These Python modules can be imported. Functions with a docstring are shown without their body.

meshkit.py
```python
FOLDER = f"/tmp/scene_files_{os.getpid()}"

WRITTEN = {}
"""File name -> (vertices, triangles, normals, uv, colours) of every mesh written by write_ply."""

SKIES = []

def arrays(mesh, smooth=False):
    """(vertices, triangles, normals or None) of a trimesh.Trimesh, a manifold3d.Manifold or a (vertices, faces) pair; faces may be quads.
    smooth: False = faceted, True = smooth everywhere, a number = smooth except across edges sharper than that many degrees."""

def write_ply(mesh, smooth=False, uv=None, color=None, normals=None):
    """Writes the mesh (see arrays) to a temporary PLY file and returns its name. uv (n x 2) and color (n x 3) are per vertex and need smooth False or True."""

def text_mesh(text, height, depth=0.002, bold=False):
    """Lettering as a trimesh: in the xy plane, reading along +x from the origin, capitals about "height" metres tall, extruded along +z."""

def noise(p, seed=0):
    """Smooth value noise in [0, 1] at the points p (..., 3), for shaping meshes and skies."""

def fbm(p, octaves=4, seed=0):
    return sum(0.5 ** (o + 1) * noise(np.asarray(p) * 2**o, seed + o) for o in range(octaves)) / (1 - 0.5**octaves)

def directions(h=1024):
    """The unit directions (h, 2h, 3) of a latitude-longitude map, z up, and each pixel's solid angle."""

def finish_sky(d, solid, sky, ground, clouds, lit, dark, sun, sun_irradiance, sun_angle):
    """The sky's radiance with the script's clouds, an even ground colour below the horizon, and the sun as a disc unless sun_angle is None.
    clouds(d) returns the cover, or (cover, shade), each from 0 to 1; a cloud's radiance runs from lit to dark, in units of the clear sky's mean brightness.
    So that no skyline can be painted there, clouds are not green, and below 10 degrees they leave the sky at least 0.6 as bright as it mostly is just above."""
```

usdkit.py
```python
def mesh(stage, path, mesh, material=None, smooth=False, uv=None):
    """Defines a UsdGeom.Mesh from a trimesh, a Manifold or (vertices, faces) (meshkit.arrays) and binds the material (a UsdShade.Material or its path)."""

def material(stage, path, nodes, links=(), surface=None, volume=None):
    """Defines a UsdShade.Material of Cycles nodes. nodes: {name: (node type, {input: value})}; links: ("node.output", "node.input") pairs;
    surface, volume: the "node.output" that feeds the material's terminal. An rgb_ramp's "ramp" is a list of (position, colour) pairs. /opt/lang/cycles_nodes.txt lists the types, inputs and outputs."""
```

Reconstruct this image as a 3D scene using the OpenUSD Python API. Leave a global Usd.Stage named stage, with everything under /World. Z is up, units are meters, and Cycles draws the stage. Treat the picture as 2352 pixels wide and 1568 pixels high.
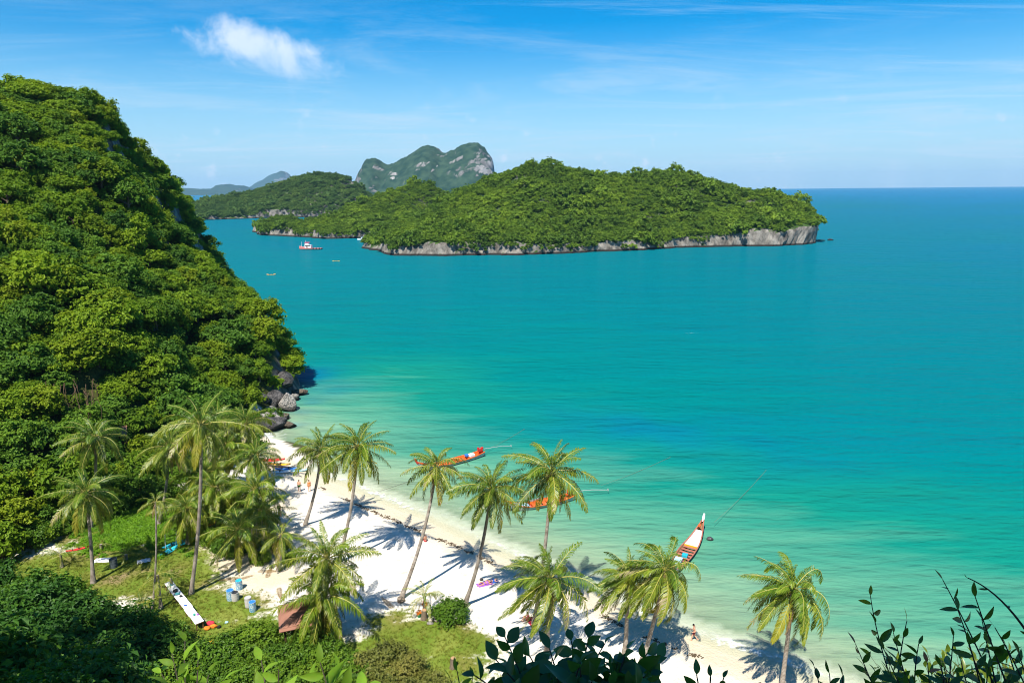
import math, numpy as np, trimesh, manifold3d, usdkit, meshkit
from pxr import Usd, UsdGeom, UsdLux, UsdShade, Sdf, Gf, Vt
from scipy.interpolate import LinearNDInterpolator, RegularGridInterpolator
from scipy.ndimage import gaussian_filter
from scipy.spatial import cKDTree
import shapely, shapely.geometry as sg

stage = Usd.Stage.CreateInMemory()
UsdGeom.SetStageUpAxis(stage, 'Z'); UsdGeom.SetStageMetersPerUnit(stage, 1.0)
UsdGeom.Xform.Define(stage, '/World'); UsdGeom.Scope.Define(stage, '/World/Looks')
T = Sdf.ValueTypeNames

# ------------------------------------------------------------------ camera, sky, sun
CZ, PITCH, ROLL = 41.0, math.radians(12.56), math.radians(-0.5)
EXPOSURE = 0.82
SUN_EL, SUN_AZ, SUN_I, SKY_S = math.radians(59.0), math.radians(-160.0), 1.25, 0.098
FWD = np.array([0, math.cos(PITCH), -math.sin(PITCH)])
_r = np.array([1.0, 0, 0]); _u = np.cross(_r, FWD)
RT = math.cos(ROLL) * _r + math.sin(ROLL) * _u
UP = -math.sin(ROLL) * _r + math.cos(ROLL) * _u
cam = UsdGeom.Camera.Define(stage, '/World/camera')
m = Gf.Matrix4d(*RT, 0, *UP, 0, *(-FWD), 0, 0, 0, CZ, 1)
cam.AddTransformOp().Set(m)
cam.CreateFocalLengthAttr(24.0); cam.CreateHorizontalApertureAttr(36.0)
cam.CreateClippingRangeAttr(Gf.Vec2f(0.1, 60000)); cam.CreateExposureAttr(EXPOSURE)
SUN = np.array([math.sin(SUN_AZ) * math.cos(SUN_EL), math.cos(SUN_AZ) * math.cos(SUN_EL), math.sin(SUN_EL)])
sun = UsdLux.DistantLight.Define(stage, '/World/sun')
sx = np.cross([0, 0, 1], SUN); sx /= np.linalg.norm(sx); sy = np.cross(SUN, sx)
sun.AddTransformOp().Set(Gf.Matrix4d(*sx, 0, *sy, 0, *SUN, 0, 0, 0, 0, 1))
sun.CreateIntensityAttr(SUN_I); sun.CreateAngleAttr(0.5); sun.CreateNormalizeAttr(True); sun.CreateColorAttr(Gf.Vec3f(1.0, 0.95, 0.86))


def view_dir(px, py):
    """The direction of a point of the photograph (2352 wide)."""
    d = FWD * 1568 + RT * (px - 1176) - UP * (py - 784)
    return d / np.linalg.norm(d)


def at(px, py, z=0.0):
    d = view_dir(px, py); return np.array([0, 0, CZ]) + d * ((z - CZ) / d[2])


def at_y(px, py, y):
    d = view_dir(px, py); return np.array([0, 0, CZ]) + d * (y / d[1])


def mat(name, nodes, links, surface=None, volume=None):
    return usdkit.material(stage, '/World/Looks/' + name, nodes, links, surface, volume)


# the sky: single scattering air with a veil of haze, one cumulus and thin streaks of cirrus
cc = view_dir(610, 118); cu = np.cross(cc, [0, 0, 1]); cu /= np.linalg.norm(cu); cv = np.cross(cu, cc)
def vm(op, **k): return ('vector_math', {'math_type': op, **k})
def ma(op, **k): return ('math', {'math_type': op, **k})
def mr(a, b, c=0.0, d=1.0, kind='smoothstep'): return ('map_range', {'range_type': kind, 'from_min': a, 'from_max': b, 'to_min': c, 'to_max': d, 'clamp': True})
sky_nodes = {
    'sky': ('sky_texture', {'sky_type': 'single_scattering', 'sun_disc': False, 'sun_elevation': SUN_EL, 'sun_rotation': SUN_AZ, 'altitude': 50.0, 'air_density': 1.0, 'aerosol_density': 0.6, 'ozone_density': 3.0}),
    'sat': ('hsv', {'saturation': 1.66, 'value': 0.90, 'hue': 0.498}),
    'tc': ('texture_coordinate', {}),
    'sep': ('separate_xyz', {}),
    # cumulus, in angles about its centre
    'du': vm('dot_product', vector2=tuple(cu)), 'dv': vm('dot_product', vector2=tuple(cv)), 'dw': vm('dot_product', vector2=tuple(cc)),
    'su': ma('multiply', value2=1 / 0.082), 'sv0': ma('multiply', value2=1 / 0.030),
    'tilt': ma('multiply', value2=0.55), 'sv': ma('add'),
    'uu': ma('multiply'), 'vv': ma('multiply'), 'rr': ma('add'), 'front': ma('greater_than', value2=0.5),
    'cn': ('noise_texture', {'scale': 21.0, 'detail': 9.0, 'roughness': 0.60, 'distortion': 0.25}), 'cg': mr(-1.1, 0.7), 'ccol': ('mix', {'color1': (3.7, 4.8, 6.2), 'color2': (6.3, 6.6, 7.1)}), 'cgn': ma('multiply_add', value2=1.6, value3=-0.8), 'cga': ma('add'),
    'cb': ma('multiply', value2=0.27), 'cs': ma('subtract'), 'cm': mr(0.12, 0.58), 'cf': ma('multiply'), 'cff': ma('multiply', value2=0.66),
    # cirrus in a flat layer
    'zz': ma('maximum', value2=0.03), 'zo': ma('add', value2=0.06), 'px': ma('divide'), 'py': ma('divide'), 'pl': ('combine_xyz', {'z': 0.0}),
    'mp': ('mapping', {'rotation': (0, 0, -0.55), 'scale': (0.30, 1.55, 1.0)}),
    'wn': ('noise_texture', {'scale': 1.1, 'detail': 8.0, 'roughness': 0.62, 'distortion': 0.6}), 'wm': mr(0.56, 0.82, 0.0, 0.52),
    'mp2': ('mapping', {'rotation': (0, 0, 0.25), 'scale': (0.55, 1.0, 1.0), 'location': (3.1, 1.7, 0)}),
    'wn2': ('noise_texture', {'scale': 0.75, 'detail': 9.0, 'roughness': 0.66, 'distortion': 0.9}), 'wm2': mr(0.44, 0.70, 0.0, 0.66),
    'low': mr(0.05, 0.30, 1.0, 0.0), 'w2l': ma('multiply'),
    # small puffs low down
    'pn': ('noise_texture', {'scale': 34.0, 'detail': 5.0, 'roughness': 0.5}), 'pm': mr(0.61, 0.76, 0.0, 0.55), 'pl2': mr(0.02, 0.16, 1.0, 0.0), 'pf': ma('multiply'),
    'veil': mr(0.0, 0.22, 0.80, 0.0),
    'm0': ('mix', {'color2': (2.05, 3.9, 5.7)}), 'm1': ('mix', {'color2': (3.4, 4.6, 5.7)}), 'm2': ('mix', {'color2': (3.6, 4.9, 6.0)}), 'm3': ('mix', {'color2': (4.6, 5.2, 6.1)}), 'm4': ('mix', {'color2': (7.6, 7.9, 8.4)}),
    'bg': ('background_shader', {'strength': SKY_S}),
}
sky_links = [('sky.color', 'sat.color'), ('tc.generated', 'sep.vector'),
             ('tc.generated', 'du.vector1'), ('tc.generated', 'dv.vector1'), ('tc.generated', 'dw.vector1'),
             ('du.value', 'su.value1'), ('dv.value', 'sv0.value1'), ('su.value', 'tilt.value1'), ('tilt.value', 'sv.value1'), ('sv0.value', 'sv.value2'),
             ('su.value', 'uu.value1'), ('su.value', 'uu.value2'), ('sv.value', 'vv.value1'), ('sv.value', 'vv.value2'), ('uu.value', 'rr.value1'), ('vv.value', 'rr.value2'),
             ('tc.generated', 'cn.vector'), ('rr.value', 'cb.value1'), ('cn.fac', 'cs.value1'), ('cb.value', 'cs.value2'), ('cs.value', 'cm.value'),
             ('dw.value', 'front.value1'), ('cm.result', 'cf.value1'), ('front.value', 'cf.value2'), ('cf.value', 'cff.value1'),
             ('sep.z', 'zz.value1'), ('zz.value', 'zo.value1'), ('sep.x', 'px.value1'), ('zo.value', 'px.value2'), ('sep.y', 'py.value1'), ('zo.value', 'py.value2'),
             ('px.value', 'pl.x'), ('py.value', 'pl.y'), ('pl.vector', 'mp.vector'), ('mp.vector', 'wn.vector'), ('wn.fac', 'wm.value'),
             ('pl.vector', 'mp2.vector'), ('mp2.vector', 'wn2.vector'), ('wn2.fac', 'wm2.value'), ('sep.z', 'low.value'), ('wm2.result', 'w2l.value1'), ('low.result', 'w2l.value2'),
             ('tc.generated', 'pn.vector'), ('pn.fac', 'pm.value'), ('sep.z', 'pl2.value'), ('pm.result', 'pf.value1'), ('pl2.result', 'pf.value2'),
             ('sep.z', 'veil.value'), ('veil.result', 'm0.fac'), ('sat.color', 'm0.color1'),
             ('m0.color', 'm1.color1'), ('w2l.value', 'm1.fac'), ('m1.color', 'm2.color1'), ('wm.result', 'm2.fac'), ('m2.color', 'm3.color1'), ('pf.value', 'm3.fac'),
             ('m3.color', 'm4.color1'), ('cff.value', 'm4.fac'), ('cn.fac', 'cgn.value1'), ('cgn.value', 'cga.value1'), ('sv0.value', 'cga.value2'), ('cga.value', 'cg.value'), ('cg.result', 'ccol.fac'), ('ccol.color', 'm4.color2'), ('m4.color', 'bg.color')]
dome = UsdLux.DomeLight.Define(stage, '/World/sky')
UsdShade.MaterialBindingAPI.Apply(dome.GetPrim()).Bind(mat('sky', sky_nodes, sky_links, surface='bg.background'))
dome.GetPrim().SetCustomDataByKey('kind', 'structure')

# ------------------------------------------------------------------ helpers
TAKEN = {}
def numbered(parent, name):
    k = TAKEN.get((parent, name), -1) + 1; TAKEN[(parent, name)] = k
    return f'{parent}/{name}' + (f'_{k:03d}' if k else '')


def tag(o, label=None, cat=None, group=None, kind=None):
    p = o.GetPrim() if hasattr(o, 'GetPrim') else o
    for k, v in (('label', label), ('category', cat), ('group', group), ('kind', kind)):
        if v: p.SetCustomDataByKey(k, v)
    return p


def obj(name, mesh, material, parent=None, smooth=False, attrs=None, **t):
    par = '/World' if parent is None else str(parent.GetPath())
    if isinstance(mesh, tuple) and len(mesh) == 3: attrs = {'tone': mesh[2]}; mesh = mesh[:2]
    o = usdkit.mesh(stage, numbered(par, name), mesh, material, smooth)
    for k, a in (attrs or {}).items():
        UsdGeom.PrimvarsAPI(o).CreatePrimvar(k, T.FloatArray, 'vertex').Set(Vt.FloatArray.FromNumpy(np.asarray(a, np.float32)))
    return tag(o, **t)


def matrix(loc=(0, 0, 0), rz=0.0, s=1.0, tilt=None):
    s = np.broadcast_to(np.asarray(s, float), 3)
    R = trimesh.transformations.rotation_matrix(rz, [0, 0, 1])[:3, :3]
    if tilt is not None:
        R = trimesh.transformations.rotation_matrix(tilt[0], [math.cos(tilt[1]), math.sin(tilt[1]), 0])[:3, :3] @ R
    M = np.eye(4); M[:3, :3] = R * s; M[:3, 3] = loc
    return M


def gf(M): return Gf.Matrix4d(*[float(x) for x in M.T.ravel()])


def thing(name, M=None, **t):
    x = UsdGeom.Xform.Define(stage, numbered('/World', name))
    x.AddTransformOp().Set(gf(np.eye(4) if M is None else M))
    return tag(x, **t)


def copy_of(root, name, M, **t):
    x = UsdGeom.Xform.Define(stage, numbered('/World', name))
    x.GetPrim().GetReferences().AddInternalReference(root.GetPath())
    UsdGeom.Xformable(x).ClearXformOpOrder()
    UsdGeom.Xformable(x).MakeMatrixXform().Set(gf(M))
    x.GetPrim().SetInstanceable(True)
    return tag(x, **t)


def move(o, M): UsdGeom.Xformable(o).MakeMatrixXform().Set(gf(M))


def scatter(name, protos, mats, place, which, **t):
    """One PointInstancer of the shapes in protos (mesh, material)."""
    path = numbered('/World', name)
    pi = UsdGeom.PointInstancer.Define(stage, path)
    for k, (me, ml) in enumerate(zip(protos, mats)):
        o = usdkit.mesh(stage, f'{path}/shape_{k}' if k else f'{path}/shape', me[:2], ml)
        if len(me) == 3: UsdGeom.PrimvarsAPI(o).CreatePrimvar('tone', T.FloatArray, 'vertex').Set(Vt.FloatArray.FromNumpy(me[2].astype(np.float32)))
        pi.GetPrototypesRel().AddTarget(f'{path}/shape_{k}' if k else f'{path}/shape')
    pi.CreatePositionsAttr(Vt.Vec3fArray.FromNumpy(place['p'].astype(np.float32)))
    h = place['rz'] / 2
    pi.CreateOrientationsAttr(Vt.QuathArray([Gf.Quath(float(math.cos(a)), 0, 0, float(math.sin(a))) for a in h]))
    pi.CreateScalesAttr(Vt.Vec3fArray.FromNumpy(np.broadcast_to(place['s'].reshape(len(h), -1), (len(h), 3)).astype(np.float32).copy()))
    pi.CreateProtoIndicesAttr(Vt.IntArray.FromNumpy(np.asarray(which, np.int32)))
    return tag(pi, kind='stuff', **t)


def unit(v): v = np.asarray(v, float); return v / np.maximum(np.linalg.norm(v, axis=-1, keepdims=True), 1e-9)


def tube(pts, rad, n=8, cap=True):
    """A tapering tube along pts as (vertices, quads)."""
    pts = np.asarray(pts, float); k = len(pts); rad = np.broadcast_to(np.asarray(rad, float), k)
    t = unit(np.gradient(pts, axis=0)); ref = np.array([0, 0, 1.0]) if abs(t[:, 2]).mean() < 0.8 else np.array([1.0, 0, 0])
    a = unit(np.cross(t, ref)); b = np.cross(t, a)
    th = np.arange(n) * 2 * np.pi / n
    v = pts[:, None] + rad[:, None, None] * (np.cos(th)[None, :, None] * a[:, None] + np.sin(th)[None, :, None] * b[:, None])
    v = v.reshape(-1, 3); f = []
    i = np.arange(k - 1)[:, None] * n; j = np.arange(n)[None]; j2 = (j + 1) % n
    q = np.stack([i + j, i + j2, i + n + j2, i + n + j], -1).reshape(-1, 4)
    tri = np.vstack([q[:, [0, 1, 2]], q[:, [0, 2, 3]]])
    if cap:
        c = len(v); v = np.vstack([v, pts[:1], pts[-1:]])
        tri = np.vstack([tri, np.stack([np.roll(np.arange(n), -1), np.arange(n), np.full(n, c)], 1),
                         np.stack([(k - 1) * n + np.arange(n), (k - 1) * n + np.roll(np.arange(n), -1), np.full(n, c + 1)], 1)])
    return v, tri


def join(parts):
    V, F, n = [], [], 0
    for p in parts:
        v, f = (np.asarray(p.vertices), np.asarray(p.faces)) if hasattr(p, 'faces') else p
        V.append(v); F.append(np.asarray(f) + n); n += len(v)
    return np.vstack(V), np.vstack(F)


def box(size, c=(0, 0, 0), rz=0.0):
    b = trimesh.creation.box(size); b.apply_transform(matrix(c, rz)); return np.array(b.vertices), np.array(b.faces)


def leaves(c, nrm, size, rng, aspect=0.5, up=0.45):
    """Leaf-shaped rhombs at the points c, facing about along nrm."""
    n = len(c); nn = unit(nrm + rng.normal(0, 0.42, (n, 3)) + [0, 0, up])
    a = unit(np.cross(nn, rng.normal(0, 1, (n, 3)))); b = np.cross(nn, a)
    s = np.asarray(size).reshape(-1, 1) * rng.uniform(0.7, 1.3, (n, 1)); w = s * aspect
    droop = nn * s * 0.22
    v = np.stack([c - a * s * 0.5 - droop, c + b * w * 0.5, c + a * s * 0.5 - droop, c - b * w * 0.5], 1).reshape(-1, 3)
    i = np.arange(n)[:, None] * 4
    return v, np.vstack([i + [0, 1, 2], i + [0, 2, 3]]), np.repeat(rng.uniform(0, 1, n), 4)


def grid_mesh(xs, ys, Z):
    X, Y = np.meshgrid(xs, ys); v = np.stack([X, Y, Z], -1).reshape(-1, 3)
    nx, ny = len(xs), len(ys); i = (np.arange(ny - 1)[:, None] * nx + np.arange(nx - 1)[None]).ravel()
    return v, np.vstack([np.stack([i, i + 1, i + nx + 1], 1), np.stack([i, i + nx + 1, i + nx], 1)])


def fbm(x, y, s, seed=0, o=4): return meshkit.fbm(np.stack([np.asarray(x) / s, np.asarray(y) / s, np.zeros_like(x) + seed * 7.3], -1), o, seed) - 0.5


def sstep(a, b, x): t = np.clip((x - a) / (b - a), 0, 1); return t * t * (3 - 2 * t)


# ------------------------------------------------------------------ materials
def foliage(name, dark, mid, light, trans=0.3, rough=0.5, spec=0.3, scale=0.06, dry=None):
    """Leaf colours that differ from leaf to leaf, from plant to plant and slowly over the ground."""
    ramp = [(0.0, dark), (0.5, mid), (1.0, light)] if dry is None else [(0.0, dark), (0.45, mid), (0.86, light), (0.93, dry), (1.0, dry)]
    return mat(name, {
        'oi': ('object_info', {}), 'tn': ('attribute', {'attribute': 'tone'}), 'geo': ('geometry', {}), 'no': ('noise_texture', {'scale': scale, 'detail': 2.0}),
        'a': ma('multiply', value2=0.50), 'b': ma('multiply_add', value2=0.40), 'c': ma('multiply_add', value2=0.70), 'd': ma('subtract', value2=0.26),
        'r': ('rgb_ramp', {'ramp': ramp}), 'p': ('principled_bsdf', {'roughness': rough, 'specular_ior_level': spec}),
        'h': ('mix', {'mix_type': 'multiply', 'fac': 1.0, 'color2': (1.5, 1.45, 0.6)}), 't': ('translucent_bsdf', {}), 'm': ('mix_closure', {'fac': trans})},
        [('tn.fac', 'a.value1'), ('oi.random', 'b.value1'), ('a.value', 'b.value3'), ('geo.position', 'no.vector'), ('no.fac', 'c.value1'), ('b.value', 'c.value3'), ('c.value', 'd.value1'),
         ('d.value', 'r.fac'), ('r.color', 'p.base_color'), ('r.color', 'h.color1'), ('h.color', 't.color'), ('p.BSDF', 'm.closure1'), ('t.BSDF', 'm.closure2')], 'm.closure')


def plain(name, col, rough=0.6, spec=0.4, var=0.12, scale=3.0, bump=0.0, metal=0.0, coat=0.0):
    """Paint, cloth or wood: one colour, unevenly worn."""
    c = np.asarray(col, float)
    nodes = {'tc': ('texture_coordinate', {}), 'n': ('noise_texture', {'scale': scale, 'detail': 5.0, 'roughness': 0.6}),
             'r': ('rgb_ramp', {'ramp': [(0.25, tuple(c * (1 - 1.6 * var))), (0.5, tuple(c)), (0.75, tuple(np.minimum(c * (1 + var), 0.9)))]}),
             'p': ('principled_bsdf', {'roughness': rough, 'specular_ior_level': spec, 'metallic': metal, 'coat_weight': coat}), 'bu': ('bump', {'strength': bump, 'distance': 0.02})}
    return mat(name, nodes, [('tc.object', 'n.vector'), ('n.fac', 'r.fac'), ('r.color', 'p.base_color')] + ([('n.fac', 'bu.height'), ('bu.normal', 'p.normal')] if bump else []), 'p.BSDF')


def rock(name, a, b, dark, scale=0.35, streak=(1.0, 1.0, 0.35)):
    return mat(name, {
        'geo': ('geometry', {}), 'mp': ('mapping', {'scale': streak}), 'n': ('noise_texture', {'scale': scale, 'detail': 8.0, 'roughness': 0.65}),
        'v': ('voronoi_texture', {'feature': 'distance_to_edge', 'scale': scale * 1.4}), 'n2': ('noise_texture', {'scale': scale * 4, 'detail': 5.0}),
        'r': ('rgb_ramp', {'ramp': [(0.30, dark), (0.45, a), (0.66, b)]}), 'sep': ('separate_xyz', {}), 'wl': mr(0.3, 1.5, 0.0, 1.0), 'wet': ('mix', {'color1': tuple(np.array(dark) * 0.5)}),
        'crk': mr(0.0, 0.06, 0.35, 1.0), 'mm': ('mix', {'mix_type': 'multiply', 'fac': 1.0}), 'cc': ('combine_xyz', {}),
        'p': ('principled_bsdf', {'roughness': 0.85, 'specular_ior_level': 0.2}), 'h': ma('add'), 'bu': ('bump', {'strength': 0.9, 'distance': 0.6})},
        [('geo.position', 'mp.vector'), ('mp.vector', 'n.vector'), ('mp.vector', 'v.vector'), ('geo.position', 'n2.vector'), ('n.fac', 'r.fac'), ('v.distance', 'crk.value'), ('crk.result', 'cc.x'), ('crk.result', 'cc.y'), ('crk.result', 'cc.z'),
         ('r.color', 'mm.color1'), ('cc.vector', 'mm.color2'), ('geo.position', 'sep.vector'), ('sep.z', 'wl.value'), ('wl.result', 'wet.fac'), ('mm.color', 'wet.color2'), ('wet.color', 'p.base_color'),
         ('n.fac', 'h.value1'), ('n2.fac', 'h.value2'), ('h.value', 'bu.height'), ('bu.normal', 'p.normal')], 'p.BSDF')


def wild(name, green1, green2, r1, r2, lo=0.42, hi=0.58, scale=0.02, z0=1.5):
    """Forested limestone terrain seen from afar: green, with bare rock where it is steep and above the water line."""
    return mat(name, {
        'geo': ('geometry', {}), 'sep': ('separate_xyz', {}), 'sz': ('separate_xyz', {}), 'n': ('noise_texture', {'scale': scale, 'detail': 6.0, 'roughness': 0.6}), 'g': ('noise_texture', {'scale': scale * 6, 'detail': 4.0}),
        'mp': ('mapping', {'scale': (1.0, 1.0, 0.55)}), 'k': ('noise_texture', {'scale': scale * 4, 'detail': 7.0, 'roughness': 0.7}),
        'off': ma('multiply_add', value2=0.9, value3=-0.45), 'st0': ma('add'), 'ba': ('attribute', {'attribute': 'bare'}), 'st': ma('multiply_add', value2=-0.40), 'ms': mr(lo, hi, 1.0, 0.0),
        'gr': ('rgb_ramp', {'ramp': [(0.35, green1), (0.65, green2)]}), 'rr': ('rgb_ramp', {'ramp': [(0.32, tuple(np.array(r1) * 0.35)), (0.46, r1), (0.62, r2)]}), 'mx': ('mix', {}), 'wl': mr(z0 * .5, z0 * 1.2), 'wm': ('mix', {'color1': (0.02, 0.019, 0.017)}),  # dark water-line band: wet rock, and the shade of an undercut painted in
        'p': ('principled_bsdf', {'roughness': 0.9, 'specular_ior_level': 0.15}), 'bu': ('bump', {'strength': 0.8, 'distance': 1.0})},
        [('geo.true_normal', 'sep.vector'), ('geo.position', 'n.vector'), ('geo.position', 'g.vector'), ('geo.position', 'mp.vector'), ('mp.vector', 'k.vector'), ('n.fac', 'off.value1'), ('sep.z', 'st0.value1'), ('off.value', 'st0.value2'), ('ba.fac', 'st.value1'), ('st0.value', 'st.value3'),
         ('st.value', 'ms.value'), ('g.fac', 'gr.fac'), ('k.fac', 'rr.fac'), ('ms.result', 'mx.fac'), ('gr.color', 'mx.color1'), ('rr.color', 'mx.color2'), ('geo.position', 'sz.vector'), ('sz.z', 'wl.value'), ('wl.result', 'wm.fac'), ('mx.color', 'wm.color2'), ('wm.color', 'p.base_color'), ('k.fac', 'bu.height'), ('bu.normal', 'p.normal')], 'p.BSDF')


M_FOREST = foliage('forest_leaves', (0.028, 0.085, 0.010), (0.125, 0.215, 0.012), (0.250, 0.340, 0.016), 0.36, 0.6, 0.15, 0.045)
M_FOREST2 = foliage('forest_leaves_deep', (0.022, 0.072, 0.014), (0.080, 0.170, 0.018), (0.170, 0.280, 0.022), 0.32, 0.6, 0.15, 0.06)
M_FOREST3 = foliage('forest_leaves_lime', (0.060, 0.120, 0.008), (0.150, 0.225, 0.010), (0.270, 0.320, 0.018), 0.34, 0.6, 0.15, 0.05)
M_ISLE = foliage('island_leaves', (0.020, 0.060, 0.012), (0.100, 0.180, 0.016), (0.230, 0.330, 0.024), 0.30, 0.6, 0.2, 0.02)
M_FAR = foliage('far_leaves', (0.025, 0.070, 0.020), (0.075, 0.145, 0.026), (0.150, 0.220, 0.036), 0.25, 0.6, 0.2, 0.01)
M_BARK = plain('bark', (0.16, 0.125, 0.09), 0.9, 0.1, 0.3, 6.0, 0.4)
M_LIME = rock('limestone', (0.20, 0.19, 0.175), (0.34, 0.325, 0.30), (0.06, 0.055, 0.05))
M_LIME_FAR = wild('island_terrain', (0.02, 0.045, 0.010), (0.045, 0.085, 0.014), (0.125, 0.112, 0.095), (0.26, 0.235, 0.20), 0.62, 0.74, 0.045)
M_MOUNT = wild('mountain_terrain', (0.010, 0.034, 0.024), (0.032, 0.064, 0.040), (0.14, 0.135, 0.13), (0.27, 0.26, 0.25), 0.30, 0.46, 0.006)  # blue-shifted greens carry part of the distance haze in the colour

# ------------------------------------------------------------------ ground
SHORE = np.array([at(*p)[:2] for p in [(575, 975), (597, 1025), (640, 1062), (700, 1086), (775, 1112), (868, 1153), (976, 1195), (1055, 1235), (1169, 1288), (1376, 1372), (1474, 1428), (1600, 1475), (1690, 1508), (1832, 1560), (1980, 1618)]])
SHORE = np.vstack([[[-75, 125], [-58, 119]], SHORE, [[34, 43], [45, 36], [62, 30], [90, 26], [140, 22]]])
shore_line = sg.LineString(SHORE)
land_poly = sg.Polygon(np.vstack([SHORE, [[140, -400], [-600, -400], [-600, 125]]]))


def shore_dist(x, y):
    pts = shapely.points(np.asarray(x, float).ravel(), np.asarray(y, float).ravel()); d = shapely.distance(shore_line, pts)
    return np.where(shapely.contains_properly(land_poly, pts), d, -d).reshape(np.shape(x))


CT = 3.5
hp = []
cols = [(-350, [150, 420, 700, 950, 1200], 92, .52), (-150, [180, 300, 420, 600, 800, 1000, 1150], 90, .55), (0, [200, 300, 420, 600, 800, 1000, 1150], 88, .55), (150, [215, 300, 420, 600, 800, 1000, 1120], 92, .55),
        (235, [235, 340, 450, 600, 800, 1000, 1090], 95, .56), (300, [470, 600, 800, 1000, 1070], 99, .50), (420, [575, 670, 800, 920], 110, .40), (515, [645, 730, 850, 930], 119, .38), (575, [690, 790, 880, 925], 123, .45), (608, [716, 800, 890], 128, .55), (637, [768, 820], 134, .6)]
for px, pys, r0, k in cols:
    for py in pys:
        d = view_dir(px, py); tn = -d[2] / math.hypot(d[0], d[1]); r = (CZ + k * r0 - CT) / (k + tn)
        p = np.array([0, 0, CZ]) + d * (r / math.hypot(d[0], d[1])); p[2] -= CT; hp.append(p)
spine = [at_y(*q) - [0, 0, 2.5] for q in [(255, 272, 182), (285, 304, 188), (345, 338, 196), (385, 418, 206), (425, 482, 216), (465, 552, 226), (498, 616, 236)]]
hp += spine
for s_, (dx, zf) in zip(spine, [(14, .35), (12, .35), (10, .3), (9, .3), (9, .2), (8, .1), (7, 0.)]):
    hp.append([s_[0] + dx * .45, s_[1] - 2, s_[2] * (0.62 + zf * .2)]); hp.append([s_[0] + dx, s_[1] - 4, s_[2] * zf]); hp.append([s_[0] + dx + 5, s_[1] - 2, -5])
    hp.append([s_[0] - 40, s_[1] + 20, s_[2] * 0.9])
hp += [[-57, 155, 11], [-62, 164, 7], [-68, 172, 8], [-79, 178, 16], [-53, 161, -5], [-57, 174, -5], [-63, 184, -5], [-70, 196, -5], [-80, 215, -5], [-85, 235, -6], [-90, 260, -6], [-105, 262, -2], [-125, 275, -6], [-160, 285, -6], [-220, 300, -6],
       [-47.5, 151, -4], [-44.5, 143, -4], [-43.5, 133, -3], [-44, 124, -2], [-45, 117, -.5], [-48, 108, 0.5], [-51, 97, 0.8], [-50, 88, 0.8], [-51, 80, 0.8], [-57, 70, 0.8], [-64, 62, 0.8], [-78, 55, 0.8], [-200, 40, 20], [-300, 60, 30],
       [-120, 250, 45], [-130, 230, 62], [-150, 220, 66], [-180, 210, 68], [-250, 200, 60], [-330, 250, -6], [-330, 120, 40], [-150, 300, -6], [-250, 300, -6], [-330, 330, -5], [-100, 300, -6], [-40, 250, -8], [0, 200, -8], [0, 330, -9], [-20, 120, -4], [-30, 105, 0], [-25, 60, 0], [-40, 45, 0]]
hp = np.array(hp, float)
gx = np.arange(-330, 1, 1.5); gy = np.arange(40, 331, 1.5)
GX, GY = np.meshgrid(gx, gy)
HZ = LinearNDInterpolator(hp[:, :2], hp[:, 2])(GX, GY); HZ = np.nan_to_num(HZ, nan=-6)
HZ = gaussian_filter(HZ, 1.1)
HZ += np.clip(HZ / 8, 0, 1) * (fbm(GX, GY, 22, 3) * 10 + fbm(GX, GY, 9, 5) * 5)
_hill = RegularGridInterpolator((gy, gx), HZ, bounds_error=False, fill_value=-20)


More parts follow.
